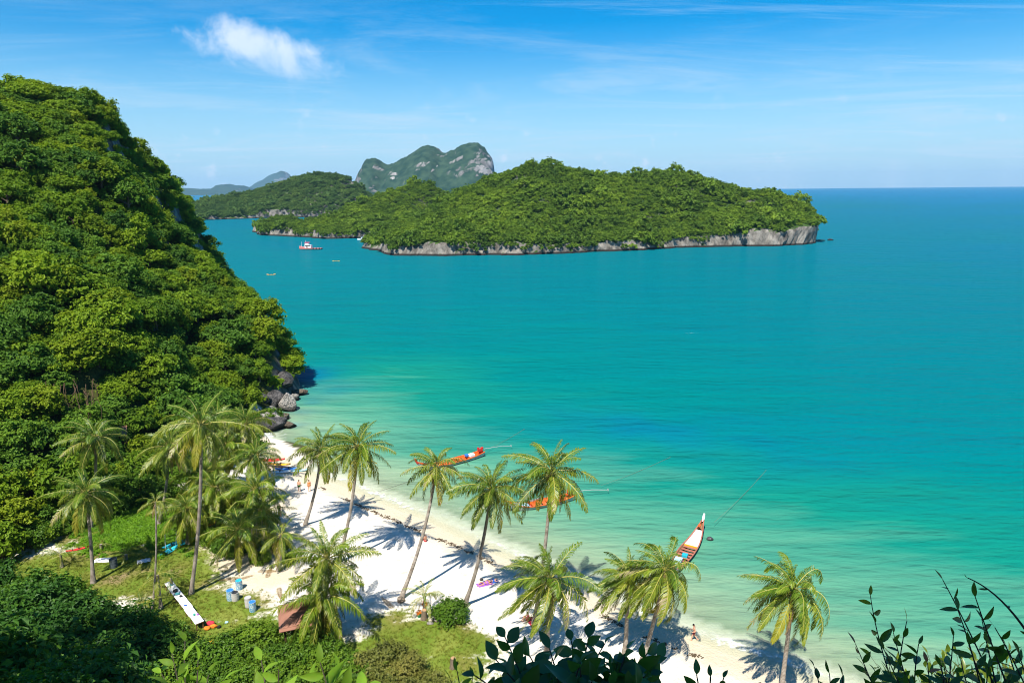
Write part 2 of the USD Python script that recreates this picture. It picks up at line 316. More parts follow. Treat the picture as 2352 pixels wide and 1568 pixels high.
def land_z(x, y):
    """The height of the ground, or of the sea bed, at x, y."""
    x, y = np.asarray(x, float), np.asarray(y, float)
    s = shore_dist(x, y)
    flat = np.where(s > 0, np.minimum(s * 0.085, 1.25) + 0.004 * np.clip(s - 15, 0, 60), -np.minimum(-s * 0.075, 1.2) - 0.035 * np.clip(-s - 16, 0, 300))
    flat = np.maximum(flat, -14) + fbm(x, y, 9, 1) * 0.30 * np.clip(s / 6, 0, 1)
    slope = 1.3 + np.clip(42.0 - y - 0.004 * np.clip(x, 0, 99) ** 2 + 0.22 * np.clip(-x - 10, 0, 34), -5, 80) * 0.88 + fbm(x, y, 6, 9) * 1.2
    slope = np.where(y < -1.5, np.minimum(slope, 60), slope)
    hill = _hill(np.stack([y, x], -1))
    return np.maximum(np.maximum(flat, np.where(s > 3, slope, -50)), hill)


def spaced(a, b, step, far_a, far_b, n=14):
    lo = a - np.geomspace(step, a - far_a, n)[::-1]; hi = b + np.geomspace(step, far_b - b, n)
    return np.concatenate([lo, np.arange(a, b + 1e-6, step), hi])


xs = np.unique(np.concatenate([spaced(-330, 150, 6, -15000, 15000), np.arange(-130, -62, 1.5), np.arange(-62, 46, 0.8)]).round(3))
ys = np.unique(np.concatenate([spaced(-20, 336, 6, -400, 15000), np.arange(12, 130, 0.8), np.arange(130, 262, 1.5)]).round(3))
GXX, GYY = np.meshgrid(xs, ys); GZ = land_z(GXX, GYY); GS = shore_dist(GXX, GYY)
steep = np.hypot(*np.gradient(GZ, ys, xs))


def blobs(x, y, L):
    out = np.zeros_like(x)
    for px, py, rx, ry, a, w in L:
        c = at(px, py, 1.2); u, v = x - c[0], y - c[1]; ca, sa = math.cos(a), math.sin(a)
        out = np.maximum(out, w * np.exp(-(((u * ca + v * sa) / rx) ** 2 + ((-u * sa + v * ca) / ry) ** 2)))
    return out


LAWN = [(120, 1330, 11, 7, 0, 1), (250, 1310, 11, 7, 0, 1), (380, 1330, 8, 5, 0, .85), (330, 1190, 10, 9, 0.3, 1.15), (420, 1400, 7, 5, 0, .9), (530, 1400, 5.0, 4, 0, .8), (560, 1450, 6, 3.5, 0, .8), (640, 1490, 8, 3, 0, .8), (960, 1470, 5.5, 3.2, 0.1, 1.1), (1040, 1478, 4, 2.4, 0, 1.0), (890, 1420, 4, 2, .3, .62), (460, 1470, 9, 4, 0, 1), (800, 1520, 9, 4, 0, .8), (1010, 1540, 5, 3, 0, .8), (1100, 1500, 5, 3, 0, .4)]
g_grass = np.clip(blobs(GXX, GYY, LAWN), 0, 1.2) + fbm(GXX, GYY, 4.5, 21) * 0.5
g_soil = np.where(GS > 0, sstep(2.4, 4.5, GZ), sstep(-1.2, 0.2, GZ) * (GS < -4))
g_wet_tan = np.where(GS > 0, np.clip(1 - GS / 5.5, 0, 1), np.clip(1 + GS / 3, 0.25, 1))
g_wet_tan = np.maximum(g_wet_tan, .85 * np.clip(blobs(GXX, GYY, [(500, 1290, 8, 4, 0, 1), (560, 1240, 7, 6, 0, 1), (620, 1330, 6, 3, 0, .9), (590, 1150, 7, 8, 0, .8), (450, 1330, 5, 4, 0, .8), (560, 1380, 5, 3, 0, .6), (700, 1470, 5, 3, 0, .8)]) + fbm(GXX, GYY, 3, 23) * .5, 0, 1))  # adds tan patches of litter under the grove to the same mask
M_GROUND = mat('ground', {
    'g': ('attribute', {'attribute': 'grass'}), 's': ('attribute', {'attribute': 'soil'}), 'w': ('attribute', {'attribute': 'wet'}), 'geo': ('geometry', {}), 'sep': ('separate_xyz', {}),
    'n': ('noise_texture', {'scale': 0.9, 'detail': 8.0, 'roughness': 0.7}), 'n2': ('noise_texture', {'scale': 3.2, 'detail': 5.0, 'roughness': 0.6}), 'n3': ('noise_texture', {'scale': 0.25, 'detail': 3.0}),
    'sand': ('rgb_ramp', {'ramp': [(0.3, (0.47, 0.41, 0.32)), (0.45, (0.62, 0.57, 0.48)), (0.65, (0.72, 0.68, 0.60))]}),
    'wet_tan': ('mix', {'color2': (0.50, 0.42, 0.29)}), 'wf': mr(0.05, 0.75, 0.0, 0.85),
    'gc': ('rgb_ramp', {'ramp': [(0.28, (0.22, 0.17, 0.08)), (0.40, (0.150, 0.160, 0.030)), (0.55, (0.110, 0.165, 0.018)), (0.72, (0.19, 0.215, 0.04))]}),
    'gn': ma('multiply_add', value2=0.9, value3=-0.45), 'ga': ma('add'), 'gm': mr(0.36, 0.56), 'mg': ('mix', {}),
    'so': ('rgb_ramp', {'ramp': [(0.35, (0.022, 0.030, 0.008)), (0.65, (0.07, 0.075, 0.02))]}), 'ms': ('mix', {}),
    'mp': ('mapping', {'scale': (1, 1, .3)}), 'rk': ('noise_texture', {'scale': 0.5, 'detail': 7.0, 'roughness': 0.7}), 'rr': ('rgb_ramp', {'ramp': [(0.36, (0.025, 0.024, 0.022)), (0.50, (0.10, 0.096, 0.09)), (0.68, (0.26, 0.25, 0.235))]}),
    'st': mr(0.42, 0.60, 1.0, 0.0), 'sz': ma('multiply'), 'mk': ('mix', {}),
    'p': ('principled_bsdf', {'roughness': 0.95, 'specular_ior_level': 0.1}), 'bu': ('bump', {'strength': 0.9, 'distance': 0.16})},
    [('geo.position', 'n.vector'), ('geo.position', 'n2.vector'), ('geo.position', 'n3.vector'), ('n.fac', 'sand.fac'), ('w.fac', 'wf.value'), ('wf.result', 'wet_tan.fac'), ('sand.color', 'wet_tan.color1'),
     ('n.fac', 'gn.value1'), ('g.fac', 'ga.value1'), ('gn.value', 'ga.value2'), ('ga.value', 'gm.value'), ('gm.result', 'mg.fac'), ('wet_tan.color', 'mg.color1'), ('n3.fac', 'gc.fac'), ('gc.color', 'mg.color2'),
     ('n.fac', 'so.fac'), ('s.fac', 'ms.fac'), ('mg.color', 'ms.color1'), ('so.color', 'ms.color2'),
     ('geo.position', 'mp.vector'), ('mp.vector', 'rk.vector'), ('rk.fac', 'rr.fac'), ('geo.normal', 'sep.vector'), ('sep.z', 'st.value'), ('st.result', 'sz.value1'), ('s.fac', 'sz.value2'), ('sz.value', 'mk.fac'), ('ms.color', 'mk.color1'), ('rr.color', 'mk.color2'),
     ('mk.color', 'p.base_color'), ('n2.fac', 'bu.height'), ('bu.normal', 'p.normal')], 'p.BSDF')
obj('ground', grid_mesh(xs, ys, GZ), M_GROUND, smooth=True, kind='structure', attrs={'grass': g_grass.ravel(), 'soil': g_soil.ravel(), 'wet': g_wet_tan.ravel()})

# ------------------------------------------------------------------ sea
xs2 = np.unique(np.concatenate([spaced(-330, 330, 6, -15000, 15000, 20), np.arange(-62, 46, 0.9), np.arange(-150, 150, 3)]).round(3))
ys2 = np.unique(np.concatenate([spaced(22, 700, 6, 15, 15000, 22), np.arange(36, 130, 0.8), np.arange(130, 400, 3)]).round(3))
SX, SY = np.meshgrid(xs2, ys2); SD = -shore_dist(SX, SY); SZ = -land_z(SX, SY)
depth = np.maximum(SZ, 0)
tone = np.interp(SD, [0, 4, 10, 20, 35, 55, 80, 120, 200, 400, 800, 3000, 9000], [0, .07, .15, .24, .33, .42, .50, .58, .66, .72, .80, .93, 1.0])
tone += fbm(SX, SY, 28, 31) * 0.10 * sstep(6, 40, SD) + fbm(SX, SY, 110, 33) * 0.14 * sstep(40, 200, SD)
tone += 0.09 * sstep(0.18, 0.72, SX / np.maximum(SY, 1)) * sstep(66, 170, SY)
reef = np.zeros_like(SX)
for px, py, rx, ry, w in [(690, 862, 9, 9, 1.1), (740, 890, 9, 7, .5), (700, 915, 6, 4, .35), (690, 945, 3.5, 2.0, .55), (672, 975, 3, 1.6, .5), (712, 925, 3, 1.5, .5), (1420, 980, 14, 8, .75), (1560, 1000, 14, 7, .55), (1760, 1040, 16, 6, .4), (1330, 950, 10, 7, .5), (1950, 1010, 30, 12, .25), (1480, 985, 26, 9, .55), (1650, 1012, 26, 8, .5), (1800, 1060, 22, 7, .35)]:
    c = at(px, py); reef = np.maximum(reef, w * np.exp(-(((SX - c[0]) / rx) ** 2 + ((SY - c[1]) / ry) ** 2)))
reef = np.clip(reef * (1 + fbm(SX, SY, 7, 41) * 2.2), 0, 1)
alpha = 1 - np.exp(-np.clip(SD - 0.2, 0, 99) * 0.17); alpha = np.maximum(alpha, np.where(SD > 6, sstep(0, .5, reef), 0))
foam = 1.25 * np.exp(-np.abs((SD - 1.5 - fbm(SX, SY, 8, 51) * 3.4) / 1.25) ** 2.5) * (.75 + .8 * fbm(SX, SY, 5, 57)) + 0.8 * np.exp(-((SD - 4.4 - fbm(SX, SY, 12, 53) * 4) / 0.8) ** 2) * sstep(-.15, .1, fbm(SX, SY, 16, 55))
c = at(1590, 765); uu_, vv_ = SX - c[0], SY - c[1]; foam += 0.75 * np.exp(-((uu_ - .25 * vv_) / 4.5) ** 2 - ((vv_ - .02 * uu_ ** 2) / 3.2) ** 2)
wdir = at(2300, 860)[:2] - at(1800, 760)[:2]; wang = math.atan2(wdir[1], wdir[0])
M_SEA = mat('sea', {
    't': ('attribute', {'attribute': 'tone'}), 'a': ('attribute', {'attribute': 'clear'}), 'f': ('attribute', {'attribute': 'foam'}), 'rf': ('attribute', {'attribute': 'reef'}), 'geo': ('geometry', {}),
    'ramp': ('rgb_ramp', {'ramp': [(0.0, (0.38, 0.45, 0.30)), (0.10, (0.21, 0.34, 0.21)), (0.20, (0.075, 0.245, 0.160)), (0.32, (0.004, 0.170, 0.125)), (0.44, (0.0, 0.140, 0.135)), (0.58, (0.0, 0.126, 0.142)), (0.75, (0.0, 0.114, 0.146)), (0.9, (0.0, 0.108, 0.170)), (1.0, (0.0, 0.110, 0.220))]}),
    'mp': ('mapping', {'rotation': (0, 0, -wang), 'scale': (0.28, 1.0, 1.0)}),
    'n1': ('noise_texture', {'scale': 0.55, 'detail': 3.0, 'roughness': 0.6}), 'n2': ('noise_texture', {'scale': 0.09, 'detail': 4.0, 'roughness': 0.6}), 'n3': ('noise_texture', {'scale': 0.02, 'detail': 3.0}), 'mp4': ('mapping', {'rotation': (0, 0, -wang * .6), 'scale': (0.10, 1.0, 1.0)}), 'n4': ('noise_texture', {'scale': 0.16, 'detail': 5.0, 'roughness': 0.7}), 'tn4': ma('multiply_add', value2=0.20), 'tn5': ma('subtract', value2=0.10),
    'tn': ma('multiply_add', value2=0.20), 'tn2': ma('multiply_add', value2=0.10), 'tn3': ma('subtract', value2=0.15),
    'rc': ('mix', {'color2': (0.001, 0.120, 0.185)}),
    'fn': ('noise_texture', {'scale': 1.3, 'detail': 6.0, 'roughness': 0.7}), 'fm': ma('multiply'), 'fr': mr(0.33, 0.60, 0.0, 0.80), 'fc': ('mix', {'color2': (0.80, 0.82, 0.82)}), 'fa': ma('maximum'),
    'h': ma('multiply_add', value2=3.5), 'bu': ('bump', {'strength': 1.0, 'distance': 0.7}),
    'p': ('diffuse_bsdf', {}), 'gl': ('glossy_bsdf', {'color': (1, 1, 1), 'roughness': 0.16}), 'fz': ('fresnel', {'IOR': 1.33}), 'fk': ma('multiply', value2=0.15), 'sf': ('mix_closure', {}), 'tr': ('transparent_bsdf', {'color': (0.94, 0.98, 0.96)}), 'mc': ('mix_closure', {})},
    [('geo.position', 'mp.vector'), ('mp.vector', 'n1.vector'), ('mp.vector', 'n2.vector'), ('geo.position', 'n3.vector'), ('n2.fac', 'tn.value1'), ('t.fac', 'tn.value3'), ('n3.fac', 'tn2.value1'), ('tn.value', 'tn2.value3'), ('tn2.value', 'tn3.value1'), ('tn3.value', 'tn4.value3'), ('geo.position', 'mp4.vector'), ('mp4.vector', 'n4.vector'), ('n4.fac', 'tn4.value1'), ('tn4.value', 'tn5.value1'), ('tn5.value', 'ramp.fac'),
     ('ramp.color', 'rc.color1'), ('rf.fac', 'rc.fac'), ('geo.position', 'fn.vector'), ('fn.fac', 'fm.value1'), ('f.fac', 'fm.value2'), ('fm.value', 'fr.value'), ('fr.result', 'fc.fac'), ('rc.color', 'fc.color1'), ('fc.color', 'p.color'), ('fz.fac', 'fk.value1'), ('fk.value', 'sf.fac'), ('p.BSDF', 'sf.closure1'), ('gl.BSDF', 'sf.closure2'), ('bu.normal', 'gl.normal'),
     ('a.fac', 'fa.value1'), ('fr.result', 'fa.value2'), ('n2.fac', 'h.value1'), ('n1.fac', 'h.value3'), ('h.value', 'bu.height'), ('bu.normal', 'p.normal'), ('fa.value', 'mc.fac'), ('tr.BSDF', 'mc.closure1'), ('sf.closure', 'mc.closure2')], 'mc.closure')
obj('sea', grid_mesh(xs2, ys2, np.zeros_like(SX)), M_SEA, smooth=True, kind='structure', attrs={'tone': tone.ravel(), 'clear': alpha.ravel(), 'foam': foam.ravel(), 'reef': reef.ravel()})


# ------------------------------------------------------------------ islands and mountains
def island(outline, ridge, cliff, res, seed, mtl, rough=3.0, jag=1.2, tip=None):
    outline = np.asarray(outline); poly = sg.Polygon(outline).buffer(4).buffer(-4)
    x0, y0, x1, y1 = poly.bounds; X = np.arange(x0 - 4, x1 + 4, res); Y = np.arange(y0 - 4, y1 + 4, res)
    XX, YY = np.meshgrid(X, Y); pts = shapely.points(XX.ravel(), YY.ravel())
    d = shapely.distance(poly.exterior, pts); d = np.where(shapely.contains_properly(poly, pts), d, -d).reshape(XX.shape)
    d = d + fbm(XX, YY, 14, seed) * jag * 7
    ring = np.array([poly.exterior.interpolate(t, normalized=True).coords[0] for t in np.linspace(0, 1, 120)]); cz = cliff * np.clip(2.6 * meshkit.fbm(np.stack([ring[:, 0] / 24, ring[:, 1] / 24, np.zeros(120)], -1), 3, seed) - 0.55, 0.15, 1.5)
    tw = lambda x, y: np.exp(-(((x - tip[0]) / 34) ** 2 + ((y - tip[1]) / 30) ** 2)) if tip is not None else 0 * x
    cz = cz + 6 * tw(ring[:, 0], ring[:, 1])
    P = np.vstack([np.c_[ring, cz], ridge])
    Z = np.nan_to_num(LinearNDInterpolator(P[:, :2], P[:, 2])(XX, YY), nan=cliff)
    Z = gaussian_filter(Z, 6 / res) + fbm(XX, YY, 25, seed + 1) * rough * 3.2
    Z = Z * sstep(-1.0, 3.0, d) + 4 * (sstep(-3, 0, d) - 1)
    v, f = grid_mesh(X, Y, Z)
    face = np.clip(1 - v[:, 2] / (cliff * 1.6), 0, 1)[:, None] * (v[:, 2:3] > -2)
    n3 = np.stack([meshkit.fbm(v / 5 + k * 31, 3, seed + k) - 0.5 for k in range(3)], 1); v = v + n3 * [5 * jag, 5 * jag, 2.5 * jag] * face
    v[:, 0] += tw(v[:, 0], v[:, 1]) * np.clip(v[:, 2], 0, 17) * .55
    keep = v[f][:, :, 2].max(1) > -3.5; f = f[keep]
    o = obj('island', (v, f), mtl, smooth=False, kind='structure')
    g = RegularGridInterpolator((Y, X), Z, bounds_error=False, fill_value=-5); D = RegularGridInterpolator((Y, X), d, bounds_error=False, fill_value=-9)
    return lambda x, y: (g(np.stack([y, x], -1)), D(np.stack([y, x], -1)), tw(x, y)), (x0, y0, x1, y1)


w2 = lambda L: [at(*p)[:2] for p in L]
rdg = lambda L, c=3.0: np.array([at_y(*p) - [0, 0, c] for p in L])
isl1, b1 = island(w2([(875, 578), (905, 587), (1010, 588), (1100, 586), (1200, 586), (1300, 582), (1400, 577), (1480, 574), (1560, 569), (1640, 567), (1720, 566), (1800, 565), (1845, 562), (1866, 560)]) + [[226, 512], [238, 540], [225, 590], [120, 640], [0, 650], [-80, 630], [-118, 560], [-108, 500]],
                  rdg([(1225, 360, 545), (1150, 388, 540), (1300, 374, 548), (1390, 393, 552), (1440, 388, 556), (1500, 380, 560), (1600, 392, 560), (1700, 424, 552), (1800, 438, 545), (1850, 460, 535), (1868, 490, 525), (1080, 420, 545), (1000, 480, 530), (930, 530, 505), (1100, 500, 490), (1250, 480, 490), (1400, 480, 500), (1600, 480, 515), (1750, 490, 520)]), 6.5, 1.6, 11, M_LIME_FAR, tip=at(1838, 560)[:2])
isl2, b2 = island(w2([(582, 532), (600, 540), (650, 543), (700, 545), (740, 549), (820, 547), (885, 547), (960, 552)]) + [[-40, 640], [-60, 760], [-200, 800], [-270, 760], [-268, 715]],
                  rdg([(640, 488, 695), (610, 500, 705), (690, 518, 690), (750, 492, 690), (850, 450, 700), (950, 414, 705), (1000, 406, 705), (1060, 412, 705), (820, 505, 650), (930, 480, 655)]), 5, 2.2, 23, M_LIME_FAR)
isl3, b3 = island(w2([(440, 506), (480, 505), (540, 503), (600, 501), (700, 499), (830, 498)]) + [[-180, 1100], [-160, 1250], [-350, 1330], [-560, 1280], [-560, 1110]],
                  rdg([(455, 458, 1170), (540, 445, 1190), (620, 424, 1200), (690, 399, 1200), (735, 389, 1200), (800, 405, 1200), (823, 432, 1190), (860, 470, 1170), (650, 470, 1120), (760, 460, 1120)], 3.5), 9, 4.5, 37, M_LIME_FAR, 5, 1.8)


def mountain(sil, Y, width, seed, res, mtl, relief, cliffs=()):
    P = np.array([at_y(px, py, Y) for px, py in sil]); x0, x1 = P[0, 0], P[-1, 0]
    X = np.arange(x0 - 2 * res, x1 + 3 * res, res); V = np.linspace(-1, 1, 61)
    top = np.interp(X, P[:, 0], P[:, 2], left=-30, right=-30)
    XX, VV = np.meshgrid(X, V); TT = np.broadcast_to(top, XX.shape); hw = width * (0.35 + 0.65 * np.clip(TT / P[:, 2].max(), 0, 1))
    YY = Y + VV * hw
    Z = TT * np.clip(1 - np.abs(VV) ** 1.5, 0, 1) - 6 * np.abs(VV) ** 3
    am = relief * 2 * np.clip(1 - np.abs(VV), 0, 1) * np.clip(np.abs(VV) * 4, 0, 1)
    Z = Z + fbm(XX, YY, relief * 7, seed) * am * 1.6 + fbm(XX, YY, relief * 1.5, seed + 1) * relief * 0.8 + fbm(XX, YY, relief * .42, seed + 5, 3) * relief * .5
    n3 = np.stack([fbm(XX, Z * 1.0 + YY, relief * 1.6, seed + 2), fbm(XX, Z + YY, relief * 1.6, seed + 3)], -1) * relief
    i = np.arange(len(V) - 1)[:, None] * len(X) + np.arange(len(X) - 1)[None]; i = i.ravel(); nx = len(X)
    v = np.stack([XX + n3[..., 0], YY + n3[..., 1], Z], -1).reshape(-1, 3)
    f = np.vstack([np.stack([i, i + 1, i + nx + 1], 1), np.stack([i, i + nx + 1, i + nx], 1)])
    q = v - [0, 0, CZ]; zc = q @ FWD; u_, w_ = 1176 + 1568 * (q @ RT) / zc, 784 - 1568 * (q @ UP) / zc; bare = np.zeros(len(v))
    for px, py, rx, ry in cliffs: bare = np.maximum(bare, np.exp(-((u_ - px) / rx) ** 2 - ((w_ - py) / ry) ** 2))
    return obj('mountain', (v, f), mtl, smooth=True, kind='structure', attrs={'bare': bare})


mountain([(780, 446), (805, 435), (822, 408), (838, 382), (850, 365), (868, 364), (890, 379), (905, 373), (950, 351), (978, 335), (998, 339), (1018, 353), (1050, 340), (1075, 331), (1095, 329), (1115, 343), (1130, 362), (1136, 382), (1140, 446)], 2500, 330, 61, 6, M_MOUNT, 26, [(1100, 382, 34, 20), (1060, 400, 22, 12), (905, 400, 20, 12), (958, 382, 30, 10), (862, 385, 22, 10), (1012, 352, 10, 6)])
mountain([(560, 446), (572, 434), (600, 416), (625, 401), (645, 393), (657, 395), (668, 410), (684, 430), (700, 446)], 13500, 900, 71, 30, M_MOUNT, 45, [(640, 418, 26, 14)])
mountain([(330, 446), (400, 434), (425, 432), (470, 434), (498, 433), (515, 423), (528, 423), (545, 426), (562, 427), (578, 437), (620, 446)], 9500, 800, 83, 24, M_MOUNT, 30)

# ------------------------------------------------------------------ forests
def crown_mesh(seed, n_lobe, per, r, h, leaf, lobe_r, flat=0.75, aspect=0.62):
    """A tree's foliage: leaf-sized faces in clumps over the crown, with gaps between the clumps."""
    rng = np.random.default_rng(seed); C, N, S = [], [], []
    k = np.arange(n_lobe) + 0.5; ph = np.arccos(1 - 1.45 * k / n_lobe); th = np.pi * (1 + 5 ** 0.5) * k + rng.uniform(0, 6)
    dirs = np.stack([np.cos(th) * np.sin(ph), np.sin(th) * np.sin(ph), np.cos(ph)], 1) + rng.normal(0, 0.10, (n_lobe, 3))
    for d in dirs:
        c = d * [r, r, h] * rng.uniform(0.70, 1.08); lr = lobe_r * rng.uniform(0.65, 1.35)
        q = unit(rng.normal(0, 1, (per, 3)) + [0, 0, 0.45]); rad = lr * rng.uniform(0.25, 1.15, (per, 1)) ** 0.7 * (1 + .35 * np.sin(3 * q[:, :1] * 2 + q[:, 1:2] * 5))
        C.append(c + q * rad * [1, 1, flat]); N.append(unit(q + 0.5 * unit(d)))
    C, N = np.vstack(C), np.vstack(N)
    v, f, t = leaves(C, N, np.full(len(C), leaf), rng, aspect)
    return v, f, 0.55 * t + 0.45 * np.repeat(np.repeat(rng.uniform(0, 1, n_lobe), per), 4)


def trunk_mesh(h, r, seed, limbs=5, spread=1.6):
    rng = np.random.default_rng(seed); b = rng.normal(0, 0.25, 2)
    parts = [tube([[0, 0, -1.0], [b[0] * .3, b[1] * .3, h * .4], [b[0], b[1], h]], [r * 1.3, r, r * .6], 7)]
    for k in range(limbs):
        a = k * 2.4 + rng.uniform(0, 1); s = np.array([b[0] * .6, b[1] * .6, h * rng.uniform(.5, .85)]); e = s + [math.cos(a) * spread, math.sin(a) * spread, spread * rng.uniform(.5, 1.1)]
        parts.append(tube([s, (s + e) / 2 + [0, 0, .15], e], [r * .5, r * .35, r * .15], 5))
    return join(parts)


def hill_points(region_x, region_y, step, seed):
    rng = np.random.default_rng(seed)
    X, Y = np.meshgrid(np.arange(*region_x, step), np.arange(*region_y, step)); X = (X + (np.arange(X.shape[0]) % 2)[:, None] * step / 2).ravel(); Y = Y.ravel()
    X = X + rng.uniform(-.38, .38, len(X)) * step; Y = Y + rng.uniform(-.38, .38, len(Y)) * step
    return X, Y, rng


def project(P):
    q = np.asarray(P) - [0, 0, CZ]; z = q @ FWD
    return 1176 + 1568 * (q @ RT) / z, 784 - 1568 * (q @ UP) / z, z


# trees of the headland: one prototype of each shape, then copies
ROCKS = [(258, 330, 20, 32), (246, 425, 13, 40), (452, 560, 20, 42), (428, 755, 36, 38), (632, 830, 20, 46), (400, 490, 16, 26), (165, 905, 70, 34)]   # bare faces, in the photograph
protos = []; PM = [M_FOREST, M_FOREST2, M_FOREST3, M_FOREST, M_FOREST2, M_FOREST]
for k in range(6):
    r = [2.5, 2.9, 2.2, 3.2, 2.6, 2.0][k]
    protos.append((crown_mesh(100 + k, [22, 26, 18, 28, 22, 15][k], 120, r, r * [.62, .55, .8, .5, .7, .9][k], 0.44, [.80, .85, .75, .9, .8, .72][k] * 1.08, [.75, .55, .8, .5, .65, .85][k]), trunk_mesh(3.2, 0.17, 200 + k, 5, r * .6), 3.3))
X, Y, rng = hill_points((-165, -36), (62, 250), 3.3, 5)
Z = _hill(np.stack([Y, X], -1)); eps = 1.5
gxx = (_hill(np.stack([Y, X + eps], -1)) - _hill(np.stack([Y, X - eps], -1))) / (2 * eps); gyy = (_hill(np.stack([Y + eps, X], -1)) - _hill(np.stack([Y - eps, X], -1))) / (2 * eps)
slope = np.hypot(gxx, gyy); s_shore = shore_dist(X, Y)
BOULD = np.array([at(px, py)[:2] for px, py in [(682, 908), (672, 920), (648, 914), (660, 944), (632, 942), (622, 955), (640, 966), (656, 982), (608, 975), (612, 990), (668, 935)]]); btree = cKDTree(BOULD)
ok = (Z > 1.0) & (btree.query(np.stack([X, Y], 1))[0] > 4.0)
X, Y, Z, slope, gxx, gyy = X[ok], Y[ok], Z[ok], slope[ok], gxx[ok], gyy[ok]
u, v, dz = project(np.stack([X, Y, Z + 3], 1))
bare = np.zeros(len(X), bool)
for px, py, rx, ry in ROCKS: bare |= ((u - px) / rx) ** 2 + ((v - py) / ry) ** 2 < 1
# which trees stand where the camera can see them
facing = (gxx * X + gyy * Y) / np.hypot(X, Y) > -0.25
inframe = (u > -120) & (u < 720) & (v > 120) & (v < 1330)
NV = np.stack([X, Y, Z], 1)
vis = inframe & facing & ~bare
order = np.argsort(np.where(vis, dz, 1e9) + rng.uniform(0, 25, len(X)))
HT = []
for i in order[:vis.sum()]: HT.append(i)
print('hill trees', vis.sum(), 'all', len(X))
first = [None] * 6
def tree_words(p, u_, v_, big_):
    band = 'on the skyline crest of the headland' if p[2] > 50 else 'on the upper slope of the headland' if p[2] > 36 else 'half way up the headland' if p[2] > 22 else 'on the lower headland slope' if p[2] > 10 else 'low on the headland above the palms'
    side = 'by the left edge' if u_ < 90 else 'left of the rock streaks' if u_ < 260 else 'near the cliff hollows' if u_ < 470 else 'on the spur'
    size = 'large round-crowned tree' if big_ else 'smaller leafy tree'
    return f'{size} {band}, {side}', f'headland trees {band} {side}'
N_TREE = 300
pick = np.array(HT); score = dz[pick]; big = pick[np.argsort(score + 0 * score)]
rank = rng.permutation(len(big)); chosen = set(big[:N_TREE].tolist())
for i in big[:N_TREE]:
    k = int(rng.integers(6)); s = rng.uniform(0.75, 1.15) * (1.35 if rng.uniform() < .22 else 1); crown, trunk, h = protos[k]
    M = matrix((X[i] + gxx[i] * -.4, Y[i] + gyy[i] * -.4, Z[i] - 1.0 - 0.5 * min(slope[i], 2.5)), rng.uniform(0, 6.28), (s, s, s * rng.uniform(.85, 1.15)))
    lab, grp = tree_words((X[i], Y[i], Z[i]), u[i], v[i], s * [2.5, 2.9, 2.2, 3.2, 2.6, 2.0][k] > 2.7); grp += ', large' if lab[0] == 'l' else ', small'
    if first[k] is None:
        o = first[k] = thing('forest_tree', M, label=lab, cat='tree', group=grp)
        obj('trunk', trunk, M_BARK, o, smooth=True)
        vv, ff, tt = crown; obj('crown', (vv + [0, 0, h], ff, tt), PM[k], o)
    else:
        copy_of(first[k], 'forest_tree', M, label=lab, cat='tree', group=grp)
rest = np.array([i for i in range(len(X)) if i not in chosen and not bare[i] and facing[i]])
shapes = [(p[0][0] + [0, 0, p[2]], p[0][1], p[0][2]) for p in protos[:4]]
scatter('headland_forest', shapes, PM[:4], {'p': np.stack([X[rest], Y[rest], Z[rest] - 1.0 - .5 * np.minimum(slope[rest], 2.5)], 1), 'rz': rng.uniform(0, 6.28, len(rest)), 's': rng.uniform(0.85, 1.3, len(rest))}, rng.integers(0, 4, len(rest)), label='evergreen forest covering the rest of the headland', cat='forest')
# low growth between the trees
bush = [crown_mesh(300 + k, 9, 90, 1.0, .7, 0.34, .6) for k in range(3)]
Xb, Yb, rb = hill_points((-165, -36), (62, 250), 2.3, 8); Zb = _hill(np.stack([Yb, Xb], -1)); ub, vb, _ = project(np.stack([Xb, Yb, Zb + 1], 1))
bb = np.zeros(len(Xb), bool)
for px, py, rx, ry in ROCKS: bb |= ((ub - px) / rx) ** 2 + ((vb - py) / ry) ** 2 < 1
okb = (Zb > 1.2) & (btree.query(np.stack([Xb, Yb], 1))[0] > 3.0) & (~bb | (rb.uniform(0, 1, len(Xb)) < .12)); Xb, Yb, Zb = Xb[okb], Yb[okb], Zb[okb]
scatter('undergrowth', bush, [M_FOREST] * 3, {'p': np.stack([Xb, Yb, Zb + .3], 1), 'rz': rb.uniform(0, 6.28, len(Xb)), 's': rb.uniform(.8, 1.5, len(Xb))}, rb.integers(0, 3, len(Xb)), label='dense green undergrowth between the trees of the headland', cat='undergrowth')

# island woods
isle_shapes = [crown_mesh(400 + k, 13, 34, 1.0, [.62, .8, .5, .7, .95][k], 0.34, .36, .75) for k in range(5)]
def wood(name, fn, b, step, size, mtl, seed, ymax, **t):
    X, Y, r = hill_points((b[0], b[2]), (b[1], min(b[3], ymax)), step, seed); Z, D, W = fn(X, Y)
    edge = 0.2 + 13 * np.clip(fbm(X, Y, 22, seed) - .04, 0, 1) + 6 * W; X = X + W * np.clip(Z, 0, 17) * .55
    k = (D > edge) & (Z > 1.5); X, Y, Z = X[k], Y[k], Z[k]; n = len(X); s = size * r.uniform(.6, 1.2, n) * (1 + .75 * (r.uniform(0, 1, n) < .10))
    print(name, n)
    scatter(name, isle_shapes, [mtl] * 5, {'p': np.stack([X, Y, Z + .35 * s], 1), 'rz': r.uniform(0, 6.28, n), 's': np.stack([s, s, s * r.uniform(.75, 1.3, n)], 1)}, r.integers(0, 5, n), **t)


wood('island_forest', isl1, b1, 4.1, 3.1, M_ISLE, 15, 600, label='dense evergreen forest over the big rocky island across the bay', cat='forest')
wood('island_forest', isl2, b2, 4.2, 3.0, M_ISLE, 16, 740, label='green forest on the low wooded point behind the moored tug', cat='forest')
wood('island_forest', isl3, b3, 7.0, 4.6, M_FAR, 17, 1260, label='hazy green forest on the rounded hill of the next island', cat='forest')

